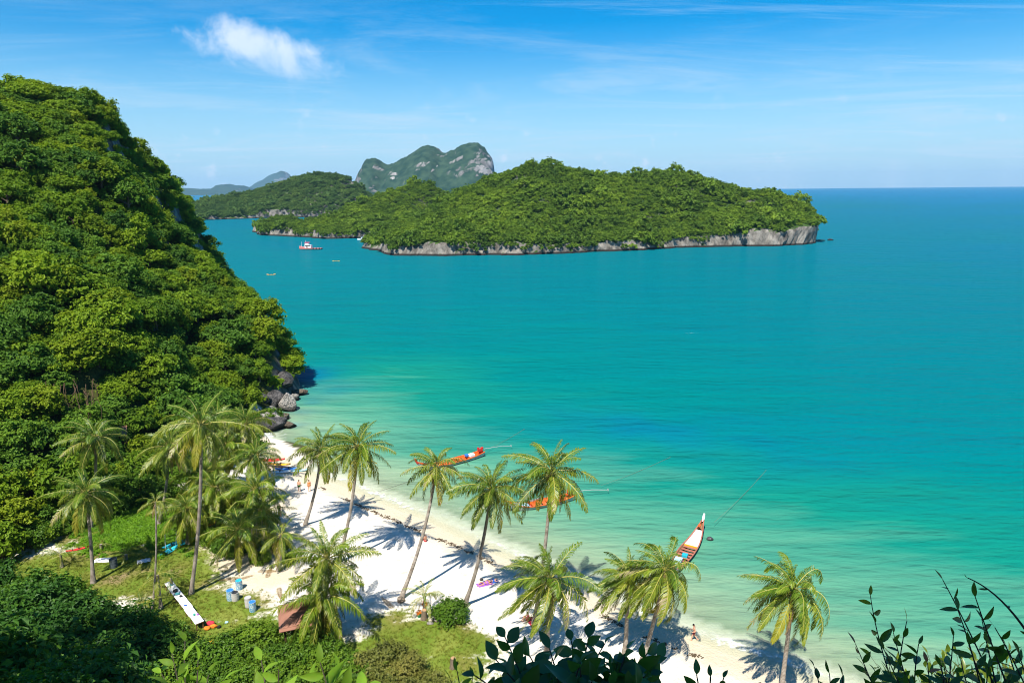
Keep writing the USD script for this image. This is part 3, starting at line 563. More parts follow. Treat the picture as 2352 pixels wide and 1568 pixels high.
# ------------------------------------------------------------------ the air
HAZE = 3.6e-5
M_HAZE = mat('haze', {'v': ('principled_volume', {'color': (0.42, 0.72, 1.0), 'density': HAZE, 'anisotropy': 0.1})}, [], volume='v.volume')
obj('haze', trimesh.creation.box(bounds=[[-15200, -600, -16], [15200, 15200, 330]]), M_HAZE, kind='stuff', label='thin bluish haze over the bay and the far islands', cat='haze')

# ------------------------------------------------------------------ coconut palms
def fol(name, *a, **k): return foliage(name, *a, **k)
M_FROND = [foliage('frond_young', (0.030, 0.080, 0.008), (0.095, 0.170, 0.010), (0.21, 0.28, 0.015), 0.34, 0.42, 0.45, 0.3),
           foliage('frond_mature', (0.030, 0.062, 0.008), (0.100, 0.155, 0.011), (0.23, 0.265, 0.02), 0.32, 0.42, 0.45, 0.3, dry=(0.34, 0.29, 0.17)),
           foliage('frond_old', (0.09, 0.11, 0.012), (0.22, 0.23, 0.018), (0.34, 0.30, 0.03), 0.32, 0.5, 0.35, 0.3, dry=(0.42, 0.34, 0.20))]
M_DEAD = foliage('frond_dead', (0.12, 0.075, 0.035), (0.22, 0.14, 0.06), (0.34, 0.24, 0.12), 0.15, 0.8, 0.1, 0.6)
M_RIB = plain('midrib', (0.38, 0.34, 0.07), 0.5, 0.4, 0.15)
M_RIBDEAD = plain('dead_midrib', (0.30, 0.19, 0.09), 0.8, 0.2, 0.2)
M_NUT = plain('coconut', (0.26, 0.24, 0.04), 0.45, 0.4, 0.25)
M_PALMTRUNK = mat('palm_trunk', {
    'tc': ('texture_coordinate', {}), 'w': ('wave_texture', {'bands_direction': 'z', 'scale': 2.6, 'distortion': 2.5, 'detail': 3.0, 'detail_scale': 1.5}), 'n': ('noise_texture', {'scale': 1.6, 'detail': 5.0}),
    'r': ('rgb_ramp', {'ramp': [(0.3, (0.20, 0.165, 0.13)), (0.55, (0.32, 0.28, 0.235)), (0.75, (0.44, 0.40, 0.35))]}), 'd': ('mix', {'mix_type': 'multiply', 'color2': (0.55, 0.5, 0.46)}), 'wf': mr(0.55, 0.9, 0.0, 0.8),
    'p': ('principled_bsdf', {'roughness': 0.9, 'specular_ior_level': 0.15}), 'bu': ('bump', {'strength': 0.6, 'distance': 0.03})},
    [('tc.object', 'w.vector'), ('tc.object', 'n.vector'), ('n.fac', 'r.fac'), ('r.color', 'd.color1'), ('w.fac', 'wf.value'), ('wf.result', 'd.fac'), ('d.color', 'p.base_color'), ('w.fac', 'bu.height'), ('bu.normal', 'p.normal')], 'p.BSDF')


def frond(az, el0, L, droop, wind, rng, nleaf=32, ll0=0.95, hang=1.0, roll=0.0):
    """One feather leaf from the origin: (leaflets with tone, midrib)."""
    K = 16; t = np.linspace(0, 1, K); el = el0 - droop * t ** 1.35
    d = np.stack([np.cos(el) * math.cos(az), np.cos(el) * math.sin(az), np.sin(el)], 1) + np.asarray(wind) * (0.25 + t[:, None])
    d = unit(d); P = np.vstack([[0, 0, 0], np.cumsum(d[:-1] * L / (K - 1), 0)])
    ref = np.array([-math.sin(az), math.cos(az), 0.0]); ref = ref * math.cos(roll) + np.array([0, 0, math.sin(roll)])
    ti = np.repeat(np.linspace(0.13, 0.995, nleaf), 2) + rng.normal(0, .004, 2 * nleaf); sg_ = np.tile([1.0, -1.0], nleaf)
    at_ = lambda A: np.stack([np.interp(ti, t, A[:, k]) for k in range(3)], 1)
    B, D = at_(P), unit(at_(d)); S = unit(ref - (D @ ref)[:, None] * D); N = np.cross(D, S); N *= np.sign(N[:, 2:3] + 1e-6)
    a = np.radians(28 + 34 * ti)[:, None] * 1.0; ll = (ll0 * L / 4.3 * np.sin(np.pi * np.clip(0.16 + 0.78 * ti, 0, 1)) ** 0.8 * rng.uniform(.82, 1.1, len(ti)))[:, None]
    d1 = unit(S * sg_[:, None] * np.cos(a) + D * np.sin(a) - N * rng.uniform(-.25, .55, (len(ti), 1)) + np.asarray(wind) * .45)
    g = (hang * rng.uniform(.35, 1.7, (len(ti), 1)))
    d2 = unit(d1 * .55 + np.array([0, 0, -1.0]) * g + np.asarray(wind) * 1.0)
    p1 = B + d1 * ll * .5; p2 = p1 + d2 * ll * .55; w = unit(np.cross(d1, N)) * (0.034 * L / 4.3)
    V = np.stack([B - w * .5, B + w * .5, p1 + w, p1 - w, p2], 1).reshape(-1, 3); i = np.arange(len(ti))[:, None] * 5
    return (V, np.vstack([i + [0, 1, 2], i + [0, 2, 3], i + [3, 2, 4]]), np.repeat(np.clip(rng.uniform(0, 1, len(ti)) * .8 + .25 * ti, 0, 1), 5)), tube(P, np.linspace(.045, .008, K) * L / 4.3, 4)


WIND = np.array([-0.34, -0.10, -0.02])
def palm(label, base, head, n=26, L=4.3, seed=0, wind=1.0, dead=2, nuts=True, curve=0.35, r=0.19, name='coconut_palm', lo=-48, group=None):
    rng = np.random.default_rng(1000 + seed); base, head = np.asarray(base, float), np.asarray(head, float)
    o = thing(name, matrix(base), label=label, cat='palm tree', group=group); h = head - base; H = np.linalg.norm(h)
    mid = np.array([h[0] * (0.5 + curve * .6), h[1] * (.5 + curve * .6), h[2] * .45]); q = np.linspace(0, 1, 18)[:, None]
    pts = 2 * q * (1 - q) * mid + q * q * h; pts[0, 2] -= .4
    rad = r * (1.0 - .28 * q[:, 0] + 0.9 * np.exp(-q[:, 0] * H / .7)); rad[-2:] *= 1.15
    obj('trunk', tube(pts, rad, 10), M_PALMTRUNK, o, smooth=40)
    w = WIND * wind; fm = M_FROND; dr = rng.uniform(.75, 1.35); n = int(n + (rng.integers(3, 11) if L > 3 else 0)); yo = rng.uniform(.30, .52)
    for k in range(n):
        age = (k + rng.uniform(-.3, .3)) / (n - 1); az = k * 2.39996 + rng.uniform(-.25, .25)
        el = math.radians(86 - (86 - lo) * np.clip(age, 0, 1) ** .85); lf = L * (0.62 + .42 * min(1, age * 2.5 + .1)) * rng.uniform(.9, 1.08)
        lv, rib = frond(az, el, lf, rng.uniform(.9, 2.0) * dr * (1 - .3 * age), w * rng.uniform(.6, 1.25), rng, 50 if L > 3 else 30, ll0=.98, hang=.8 + 1.0 * age, roll=rng.normal(0, .5))
        off = h + np.array([math.cos(az), math.sin(az), 0]) * .08 + [0, 0, .1 - .25 * age]
        m_ = fm[0] if age < yo else fm[1] if age < .86 or rng.uniform() < .35 else fm[2]
        f = obj('frond', (lv[0] + off, lv[1], lv[2]), m_, o)
        obj('midrib', (rib[0] + off, rib[1]), M_RIB, f)
    for k in range(dead):
        az = rng.uniform(0, 6.28); lv, rib = frond(az, math.radians(-45), L * .8, .9, w * .4, rng, 24, ll0=.6, hang=1.6)
        off = h + np.array([math.cos(az), math.sin(az), -1]) * .12
        f = obj('frond', (lv[0] + off, lv[1], lv[2]), M_DEAD, o, label='dry brown frond hanging against the trunk'); obj('midrib', (rib[0] + off, rib[1]), M_RIBDEAD, f)
    if nuts:
        parts = []
        for k in range(11):
            s = trimesh.creation.icosphere(2, 0.115); s.apply_scale([1, 1, 1.2]); a = rng.uniform(0, 6.28); s.apply_translation(h + [.26 * math.cos(a), .26 * math.sin(a), -.22 - rng.uniform(0, .4)]); parts.append(s)
        obj('coconut_bunch', join(parts), M_NUT, o, smooth=True)
    return o


def stand(px, py, dz=0.0):
    """A point of the ground under a point of the photograph."""
    p = at(px, py, 1.2)
    for _ in range(6): p = at(px, py, float(np.ravel(land_z(p[0], p[1]))[0]) + dz)
    return p


PALMS = [  # label, base, head (both seen in the photograph), nearer or farther lean in metres, options
    ('wind-blown coconut palm standing alone at the water line near the right edge', (1793, 1592), (1822, 1352), 0.0, dict(L=4.2, wind=2.2, dead=1, n=24)),
    ('coconut palm whose crown covers the stern of the white-nosed longtail boat', (1470, 1530), (1525, 1310), 0.5, dict(L=4.3, wind=2.1, dead=2)),
    ('shorter coconut palm leaning against its taller neighbour by the white-nosed boat', (1436, 1500), (1444, 1325), 0.3, dict(L=3.6, wind=2.3, dead=3, n=22)),
    ('big coconut palm with wind-swept crown just above the dark near leaves', (1256, 1500), (1262, 1330), 0.0, dict(L=4.7, wind=1.9, dead=2)),
    ('tall coconut palm with its crown over the moored orange boat in open water', (1226, 1432), (1267, 1082), 0.0, dict(L=4.5, wind=.5, dead=2, n=25)),
    ('slender coconut palm with yellow coconuts between the two orange boats', (1067, 1388), (1128, 1122), -1.5, dict(L=4.0, wind=.45, dead=1)),
    ('slender leaning palm with a long orange dead frond before the farther orange boat', (920, 1374), (1003, 1070), 2.7, dict(L=3.5, wind=.35, dead=3, n=22)),
    ('coconut palm on the sand, the one of a crossing pair with the straighter crown', (777, 1290), (822, 1024), 0.5, dict(L=4.3, wind=.35, dead=1, n=22)),
    ('coconut palm of the crossing pair beside the two standing bathers', (700, 1205), (738, 1032), 0.5, dict(L=4.2, wind=.35, dead=1)),
    ('broad coconut palm with yellow lower fronds rising beside the brown hut', (742, 1462), (750, 1282), 0.5, dict(L=4.6, wind=.35, dead=3, n=25)),
    ('low coconut palm with drooping yellow fronds over the roof of the hut', (752, 1470), (741, 1368), -.3, dict(L=4.5, wind=.3, dead=3, n=26, lo=-72)),
    ('tallest coconut palm of the grove, its bare trunk beside the long white table', (438, 1362), (461, 974), 0.0, dict(L=4.4, wind=.35, dead=2, n=24)),
    ('coconut palm with pale kinked trunk beside the tallest palm of the grove', (364, 1205), (388, 1024), 0.5, dict(L=4.2, wind=.35, dead=2)),
    ('thin young palm with a bright green small crown beside the lawn', (348, 1412), (357, 1152), 0.5, dict(L=1.9, wind=.2, dead=1, n=15, r=.10, nuts=False)),
    ('coconut palm on the lawn by the red kayak, crown below another palm', (214, 1338), (197, 1132), 0.5, dict(L=4.2, wind=.3, dead=2, n=24)),
    ('coconut palm in front of the dark bushes at the foot of the headland', (207, 1215), (219, 1004), 0.5, dict(L=4.1, wind=.35, dead=2, n=24)),
    ('grey-fronded coconut palm close to the boulders', (585, 1120), (563, 972), 0.5, dict(L=4.1, wind=.35, dead=2)),
    ('coconut palm whose fronds hang before the mossy boulder and the kayaks', (590, 1165), (587, 1048), 0.5, dict(L=4.0, wind=.3, dead=1)),
    ('coconut palm with a dense dark crown beside the shaded person', (592, 1232), (586, 1124), 0.5, dict(L=4.2, wind=.3, dead=1)),
    ('low coconut palm arching over the yellow kayak on the sand', (545, 1300), (549, 1216), 0.5, dict(L=4.3, wind=.2, dead=2, n=24, lo=-40)),
    ('coconut palm with grey-green fronds behind the tallest trunk', (500, 1225), (492, 1122), 0.5, dict(L=4.1, wind=.3, dead=1)),
    ('short coconut palm at the edge of the shaded grove behind the hut', (640, 1310), (645, 1228), 0.4, dict(L=3.0, wind=.3, dead=1, n=17, nuts=False)),
    ('coconut palm with broad hanging fronds low between the tallest palm and the shaded crown', (470, 1190), (468, 1085), 0.5, dict(L=4.3, wind=.3, dead=2)),
    ('grey-green coconut palm behind the bright crown of the tallest one', (515, 1130), (522, 1022), 0.5, dict(L=4.2, wind=.3, dead=2)),
    ('coconut palm in the middle of the grove with upright young fronds', (540, 1215), (540, 1150), 0.5, dict(L=4.2, wind=.25, dead=1)),
    ('coconut palm hanging low over the creeping plants by the tallest trunk', (432, 1250), (430, 1168), 0.4, dict(L=3.9, wind=.3, dead=2, lo=-55)),
    ('coconut palm with dull fronds against the foot of the headland', (480, 1075), (500, 962), 0.5, dict(L=4.0, wind=.3, dead=2)),
    ('coconut palm whose crown fills the grove below the shaded figure', (600, 1250), (600, 1172), 0.4, dict(L=4.0, wind=.3, dead=1)),
]
for k, (lab, b, hd, dy, op) in enumerate(PALMS):
    bp = stand(*b) if b[1] < 1566 else at(b[0], b[1], 0.6)
    hp_ = at_y(hd[0], hd[1], bp[1] + dy); palm(lab, bp, hp_, seed=k, **op)
YOUNG = [('small young palm with spiky fronds beside the flower pots', (974, 1408), 1.9, 2.3), ('young palm beside the red kayak on the lawn', (142, 1302), 1.5, 2.0), ('tiny palm on the lawn behind the grey barrel', (289, 1284), .6, 1.5),
         ('young palm with a thick rough trunk at the head of the long white table', (370, 1396), 3.6, 2.5), ('young palm with feathery fronds below the thin young palm', (328, 1420), 1.6, 2.4), ('little palm on the bright ground cover behind the white sheet', (232, 1262), .7, 1.2), ('wilted young palm in the bushes behind the hut', (870, 1560), .8, 2.0), ('young palm with bowed fronds at the shaded end of the table', (395, 1360), 1.6, 2.1)]
for k, (lab, b, h, L) in enumerate(YOUNG):
    bp = stand(*b); palm(lab, bp, bp + [0.1, 0, h], n=13, L=L, seed=60 + k, wind=.25, dead=1 if h > 1.4 else 0, nuts=False, r=.13, name='young_palm', lo=-10)

# ------------------------------------------------------------------ boulders at the end of the beach
def boulder_mesh(size, seed, rough=.28):
    s = trimesh.creation.icosphere(4, 1.0); v = s.vertices; n = meshkit.fbm(v * 1.3 + seed * 9.1, 4, seed) - .5; c = meshkit.noise(v * 2.6 + seed, seed + 3) - .5
    v = v * (1 + rough * 2.2 * n + rough * .5 * c)[:, None]
    rng = np.random.default_rng(seed)
    for _ in range(7):                                       # flat faces, as limestone breaks
        d = unit(rng.normal(0, 1, 3)); o = rng.uniform(.62, .85); k = v @ d; v = v - np.outer(np.maximum(k - o, 0) * .85, d)
    return v * np.asarray(size) / 2, s.faces


M_STONE = [rock('boulder_pale', (0.30, 0.275, 0.24), (0.48, 0.445, 0.40), (0.05, 0.045, 0.04), .9, (1, 1, 1)), rock('boulder_dark', (0.06, 0.057, 0.055), (0.16, 0.15, 0.145), (0.02, 0.02, 0.02), .9, (1, 1, 1)), rock('boulder_tan', (0.24, 0.185, 0.125), (0.40, 0.33, 0.25), (0.05, 0.04, 0.03), .9, (1, 1, 1))]
for k, (px, py, sz, mk, lab) in enumerate([(682, 908, (4.4, 2.6, 1.7), 2, 'flat tan boulder farthest out at the tip of the rocks'), (672, 920, (2.6, 2.4, 1.8), 0, 'small pale boulder behind the flat tan tip rock'), (648, 914, (5.6, 4, 3.6), 1, 'dark boulder against the foliage above the other rocks'),
        (660, 944, (3.6, 3.4, 4.4), 0, 'pale pointed boulder in the middle of the rocks'), (632, 942, (4.2, 3.4, 4.6), 1, 'dark split boulder beside the pale pointed one'), (622, 955, (2.6, 2.4, 2.2), 0, 'squat grey boulder below the dark split one'),
        (640, 966, (4.8, 2.6, 1.6), 2, 'flat tan slab lying below the pointed boulder'), (656, 982, (4.4, 2.2, 1.5), 2, 'flat tan slab nearest the shallow water'), (608, 975, (5.0, 4.2, 3.6), 0, 'large smooth grey boulder behind the palm fronds'),
        (612, 990, (7.2, 4.6, 3.6), 1, 'mossy bush-covered boulder standing in the shallows'), (668, 935, (1.6, 1.4, 1.2), 0, 'small white-topped stone at the outer edge of the rocks'), (600, 950, (3.4, 3, 2.4), 1, 'dark stone half hidden at the foot of the headland')]):
    p = at(px, py, 0); o = obj('boulder', boulder_mesh(sz, 20 + k), M_STONE[mk], smooth=35, label=lab, cat='boulder')
    zb = max(float(np.ravel(land_z(p[0], p[1]))[0]), -.4); UsdGeom.Xformable(o).AddTransformOp().Set(gf(matrix((p[0], p[1] + sz[1] * .2, max(zb * .8, 0) + sz[2] * .22), .5 * math.sin(k * 2.3))))
moss = crown_mesh(777, 14, 110, 2.6, 1.5, .4, .8); p = at(608, 975, 0)
obj('boulder_bush', (moss[0] + p + [0, 1.2, 1.0], moss[1], moss[2]), M_FOREST, label='low bush growing over the mossy boulder', cat='bush')
p = at(1893, 553, 0)
for k, (dx, dy, sz, lab) in enumerate([(0, 0, (9, 4, 1.6), 'low dark reef rock off the tip of the big island'), (9, 3, (5, 3, 2.4), 'small dark rock standing out from the reef off the big island')]):
    o = obj('reef_rock', boulder_mesh(sz, 60 + k), M_STONE[1], smooth=35, label=lab, cat='rock'); UsdGeom.Xformable(o).AddTransformOp().Set(gf(matrix((p[0] + dx - 3, p[1] + dy, .2))))

# ------------------------------------------------------------------ longtail boats
M_ORANGE = plain('orange_paint', (0.60, 0.10, 0.015), .5, .4, .18, 2.0); M_HULLWHITE = plain('hull_white', (0.40, 0.39, 0.40), .5, .4, .15, 1.5); M_WOOD = plain('boat_wood', (0.20, 0.11, 0.05), .7, .3, .25, 2.5)
M_BLUEDECK = plain('pale_blue_paint', (0.36, 0.60, 0.68), .5, .4, .15, 1.5); M_RED = plain('red_paint', (0.50, 0.03, 0.025), .45, .4, .15); M_DARK = plain('dark_metal', (0.03, 0.03, 0.032), .5, .5, .2); M_STEEL = plain('pale_pole', (0.42, 0.42, 0.40), .4, .5, .1)
M_WHITE = plain('white_paint', (0.74, 0.74, 0.73), .5, .4, .08, 1.2); M_BLUE = plain('blue_plastic', (0.03, 0.17, 0.50), .45, .4, .15); M_TEAL = plain('teal_plastic', (0.02, 0.36, 0.46), .45, .4, .15); M_YELLOW = plain('yellow_plastic', (0.70, 0.36, 0.02), .45, .4, .12)
M_BROWNRED = plain('faded_red_paint', (0.34, 0.12, 0.075), .6, .3, .2, 2.0); M_GREYDECK = plain('pale_grey_deck', (0.58, 0.58, 0.60), .6, .3, .1, 1.5); M_ROPE = plain('rope', (0.16, 0.17, 0.13), .9, .1, .1)


def longtail(label, bow, stern, seed, gun, lining, deck, deck_at, tip, tail=True, seats=6, engine=M_DARK, extras=()):
    bow, stern = np.array(bow), np.array(stern); d = bow - stern; L = math.hypot(d[0], d[1]); rz = math.atan2(d[1], d[0])
    o = thing('longtail_boat', matrix((stern[0], stern[1], 0), rz), label=label, cat='boat'); B = .88
    t = np.linspace(0, 1, 33)
    hb = np.where(t < .42, B * (.55 + .45 * np.sin(np.pi / 2 * np.clip(t / .42, 0, 1))), B * (1 - np.clip((t - .42) / .58, 0, 1) ** 2.1)) + .03
    gz = .52 + .32 * np.clip(1 - t / .28, 0, 1) ** 2 + 1.35 * np.clip((t - .58) / .42, 0, 1) ** 2.3
    kz = -.22 + .22 * np.clip(1 - t / .2, 0, 1) ** 2 + 1.75 * np.clip((t - .74) / .26, 0, 1) ** 2
    kz = np.minimum(kz, gz - .12)
    def shell(s, lift):
        th = np.linspace(-1, 1, 11); Y = np.sign(th) * np.abs(th) ** .75; Zf = np.abs(th) ** 2.2
        V = np.stack([np.repeat(t * L, 11).reshape(33, 11), hb[:, None] * s * Y[None], (kz + lift)[:, None] + (gz - kz - lift)[:, None] * Zf[None]], -1).reshape(-1, 3)
        i = (np.arange(32)[:, None] * 11 + np.arange(10)[None]).ravel(); F = np.vstack([np.stack([i, i + 11, i + 12], 1), np.stack([i, i + 12, i + 1], 1)])
        c = len(V); V = np.vstack([V, [[0, 0, gz[0] - .1]]]); F = np.vstack([F, [[k, k + 1, c] for k in range(10)]]); return V, F
    obj('hull', shell(1.0, 0), M_HULLWHITE, o, smooth=50); obj('lining', shell(.93, .14), lining, o, smooth=50)
    for sg_ in (1, -1): obj('gunwale', tube(np.stack([t * L, sg_ * hb, gz], 1), .075, 8), gun, o, smooth=50)
    obj('stem_post', tube([[L - .25, 0, gz[-1] - .35], [L + .05, 0, gz[-1] + .15], [L + .22, 0, gz[-1] + .55]], [.16, .17, .11], 8), tip, o, smooth=50)
    x = np.interp
    for k in range(seats):
        u = .24 + .36 * k / max(seats - 1, 1); w = x(u, t, hb) * 1.86; obj('thwart', box((.30, w, .05), (u * L, 0, x(u, t, gz) - .16)), lining if lining is not M_WOOD else M_BROWNRED, o)
    a, b = deck_at; uu = np.linspace(a, b, 8); hw = np.interp(uu, t, hb) * .93; z = np.interp(uu, t, gz) - .05
    V = np.vstack([np.stack([uu * L, hw, z], 1), np.stack([uu * L, -hw, z], 1), np.stack([uu * L, hw, z - .06], 1), np.stack([uu * L, -hw, z - .06], 1)]); F = []
    for k in range(7):
        for p, q, fl in ((0, 8, 1), (16, 24, 0)): F += [[p + k, q + k, q + k + 1], [p + k, q + k + 1, p + k + 1]]
    F += [[0, 16, 24], [0, 24, 8], [7, 15, 31], [7, 31, 23]]
    obj('foredeck', (V, np.array(F)), deck, o)
    obj('fore_panel', box((.10, x(a - .02, t, hb) * 1.84, .16), ((a - .012) * L, 0, x(a, t, gz) - .12)), M_YELLOW if tip is M_WHITE else M_RED, o)
    if tail:
        e = obj('engine', join([box((.75, .42, .40), (.55, 0, 1.12)), box((.30, .30, .26), (.20, 0, 1.36)), tube([[.6, 0, .5], [.6, 0, 1.0]], .07, 8)]), engine, o)
        obj('fuel_tank', trimesh.creation.cylinder(.16, .36, transform=matrix((.95, 0, 1.38))), M_RED, e, smooth=40)
        obj('tail_shaft', tube([[.3, 0, 1.15], [-2.6, .25, 1.0], [-5.0, .45, .62]], .035, 6), M_STEEL, o)
        obj('propeller', join([box((.05, .34, .09), (-5.05, .45, .62)), box((.05, .09, .34), (-5.05, .45, .62))]), M_STEEL, o)
    for nm, sz, c, m_ in extras: obj(nm, box(sz, c, .1), m_, o)
    return o


longtail('orange longtail boat farther out, its bow towards the beach behind the leaning palm', at(957, 1087), at(1110, 1046), 1, M_ORANGE, M_ORANGE, M_BROWNRED, (.70, .93), M_RED, engine=M_RED, extras=[('white_box', (.8, .7, .35), (2.3, .25, .75), M_WHITE), ('blue_box', (.5, .6, .3), (2.9, -.2, .7), M_BLUE)])
longtail('orange longtail boat with a pale blue foredeck, half hidden by the tallest beach palm', at(1160, 1178), at(1318, 1146), 2, M_ORANGE, M_ORANGE, M_BLUEDECK, (.66, .88), M_ORANGE, engine=M_DARK, extras=[('side_board', (2.4, .06, .22), (5.2, -.86, .6), M_HULLWHITE)])
longtail('longtail boat with white-tipped bow pointing out to sea and a grey foredeck', at(1614, 1222), at(1545, 1318), 3, M_BROWNRED, M_WOOD, M_GREYDECK, (.58, .86), M_WHITE, tail=False, seats=7, extras=[('bow_band', (.5, .3, .12), (9.3, 0, 1.62), M_ORANGE), ('cover', (1.1, .8, .3), (2.0, .1, .62), M_BLUEDECK), ('crate', (.6, .6, .35), (3.6, -.15, .5), M_TEAL)])
def rope(label, a, b, sag=.0, r=.018):
    q = np.linspace(0, 1, 14)[:, None]; P = np.asarray(a) * (1 - q) + np.asarray(b) * q; P[:, 2] -= sag * 4 * (q * (1 - q))[:, 0]; P[:, 2] = np.maximum(P[:, 2], .04)
    obj('mooring_rope', tube(P, r, 5), M_ROPE, label=label, cat='rope')
rope('mooring rope running out to sea from the white-nosed longtail boat', at(1640, 1212) + [0, 0, .8], at(1760, 1080) + [0, 0, .06], .3)
rope('mooring rope stretched to sea from the farther orange boat', at(1112, 1044) + [0, 0, .7], at(1205, 985) + [0, 0, .06], .2)
rope('mooring rope running seaward from the pale-decked orange boat', at(1380, 1122) + [0, 0, .5], at(1540, 1050) + [0, 0, .06], .2)
rope('mooring rope over the shallow water from the beach to the orange boat', at(868, 1130) + [0, 0, .1], at(1000, 1085) + [0, 0, .4], .2, .022)
buoy = boulder_mesh((.85, .6, .55), 91, .12); p = at(1631, 1239, 0)
obj('buoy', (buoy[0] + p + [0, 0, .12], buoy[1]), M_DARK, smooth=40, label='dark float bobbing beside the white-nosed longtail boat', cat='buoy')

# distant craft
p = at(714, 573); o = thing('tug_boat', matrix(p, math.radians(176)), label='red and white tug boat moored in the far bay', cat='boat')
t = np.linspace(0, 1, 17); Lb = 16.5
hb = 2.3 * np.where(t < .6, .85 + .15 * t / .6, 1 - np.clip((t - .6) / .4, 0, 1) ** 2.4) + .02; gz = 1.0 + .2 * np.clip(.3 - t, 0, 1) + 1.6 * np.clip((t - .5) / .5, 0, 1) ** 1.6
def ship_hull(z0, z1, s0, s1):
    V = np.vstack([np.stack([t * Lb - 8, sg_ * hb * s, z], 1) for sg_ in (1, -1) for s, z in ((s0, z0), (s1, z1))]); n = 17; F = []
    for k in range(16):
        F += [[k, k + 1, n + k + 1], [k, n + k + 1, n + k], [2 * n + k, 3 * n + k + 1, 2 * n + k + 1], [2 * n + k, 3 * n + k, 3 * n + k + 1], [n + k, n + k + 1, 3 * n + k + 1], [n + k, 3 * n + k + 1, 3 * n + k]]
    F += [[0, n, 3 * n], [0, 3 * n, 2 * n]]; return V, np.array(F)
obj('lower_hull', ship_hull(np.full(17, -.4), np.full(17, .55), .8, .96), M_DARK, o); obj('hull', ship_hull(np.full(17, .552), gz, .962, 1.0), plain('tug_red', (0.55, 0.20, 0.17), .5), o)
cb = obj('cabin', box((4.6, 3.0, 2.1), (1.6, 0, 2.3)), M_WHITE, o); obj('window', box((4.0, 3.05, .6), (1.6, 0, 2.75)), M_DARK, cb)
obj('wheelhouse', box((2.6, 2.6, 1.5), (2.4, 0, 4.1)), M_WHITE, o); obj('roof', box((3.4, 3.2, .25), (2.3, 0, 4.98)), plain('tug_roof', (0.60, 0.05, 0.10), .5), o); obj('door', box((.8, .1, 1.4), (2.2, 1.55, 2.0)), M_DARK, o)
obj('mast', tube([[6.6, 0, 1.8], [6.6, 0, 5.6]], [.12, .06], 6), M_WHITE, o); obj('mast', tube([[3.6, 0, 5.0], [3.6, 0, 6.6]], .08, 6), M_WHITE, o)
for k in range(3): obj('fender', trimesh.creation.cylinder(.38, .9, transform=matrix((-2.6 - 2.2 * k, 2.1, .9)) @ trimesh.transformations.rotation_matrix(1.57, [1, 0, 0])), M_DARK, o, smooth=40)


def speedboat(label, p, rz, s=1.0):
    o = thing('speedboat', matrix(p, rz, s), label=label, cat='boat'); tt = np.linspace(0, 1, 9); hb = 1.2 * (1 - np.clip((tt - .4) / .6, 0, 1) ** 2) + .03
    V = np.vstack([np.stack([tt * 9 - 4.5, sg_ * hb * s_, z], 1) for sg_ in (1, -1) for s_, z in ((.7, np.full(9, -.3) + .5 * tt ** 3), (1, .8 + .5 * tt))]); n = 9; F = []
    for k in range(8):
        F += [[k, k + 1, n + k + 1], [k, n + k + 1, n + k], [2 * n + k, 3 * n + k + 1, 2 * n + k + 1], [2 * n + k, 3 * n + k, 3 * n + k + 1], [n + k, n + k + 1, 3 * n + k + 1], [n + k, 3 * n + k + 1, 3 * n + k]]
    F += [[0, n, 3 * n], [0, 3 * n, 2 * n]]
    obj('hull', (V, np.array(F)), M_WHITE, o); c = obj('cabin', box((3.4, 1.8, 1.1), (-.4, 0, 1.5)), M_WHITE, o); obj('windscreen', box((.12, 1.7, .6), (1.42, 0, 1.5)), M_DARK, c)
    obj('canopy', box((4.2, 2.1, .12), (-.6, 0, 2.2)), M_BLUEDECK, o); obj('outboard_motor', box((.5, .5, 1.1), (-4.7, 0, .6)), M_DARK, o)
    return o
speedboat('white speedboat trailing a foam wake before the wooded point', at(833, 551), math.radians(190))
speedboat('small white boat moored under the cliffs of the rounded hill', at(582, 499), math.radians(160), 1.5)


# ------------------------------------------------------------------ kayaks
def kayak_mesh(L=3.6, B=.40, H=.30):
    t = np.linspace(0, 1, 21); hb = B * np.sin(np.pi * np.clip(t, .004, .996)) ** .75; top = H * (.75 + .9 * (2 * t - 1) ** 4); th = np.arange(12) * np.pi / 6
    Y = hb[:, None] * np.cos(th); Z = np.where(np.sin(th) > 0, top[:, None] * .55 * np.sin(th), H * .5 * np.sin(th)[None] * (1 - (2 * t - 1)[:, None] ** 4)); Z = Z + H * .5
    for c in (.36, .64):
        dip = np.exp(-((t - c) / .085) ** 2)[:, None] * (np.sin(th) > .3)[None]; Z = Z - dip * H * .42
    V = np.stack([np.repeat((t - .5) * L, 12).reshape(21, 12), Y, Z], -1).reshape(-1, 3); F = []
    for k in range(20):
        for j in range(12): a, b = k * 12 + j, k * 12 + (j + 1) % 12; F += [[a, a + 12, b + 12], [a, b + 12, b]]
    return V, np.array(F)
KY = kayak_mesh()
def kayak(label, p, rz, m, tilt=None, seat=True, L=1.0):
    o = thing('kayak', matrix(p, rz, L, tilt), label=label, cat='kayak'); obj('hull', KY, m, o, smooth=50)
    if seat:
        for sx_ in (-.5, .5): obj('seat', box((.10, .42, .24), (sx_ - .28, 0, .30)), M_DARK, o)
    return o
def K(px, py, *a, dz=0.0, **k): p = stand(px, py); return kayak(a[0], p + [0, 0, dz], *a[1:], **k)
K(628, 1068, 'red kayak lying on top of the kayaks at the far end of the beach', .15, M_RED, dz=.75, tilt=(.3, .2))
K(642, 1073, 'yellow kayak on the pile at the far end of the beach', -.1, M_YELLOW, dz=.38)
K(660, 1078, 'blue and white kayak at the front of the pile by the water', .05, M_BLUE)
K(678, 1082, 'pale blue kayak at the end of the row towards the bathers', .1, M_BLUEDECK)
K(640, 1085, 'white kayak lying in front of the pile on the sand', .0, M_WHITE)
K(468, 1209, 'yellow kayak under the arching low palm', .55, M_YELLOW)
K(178, 1262, 'short red kayak lying on the lawn beside the young palm', .5, M_RED, L=.62)
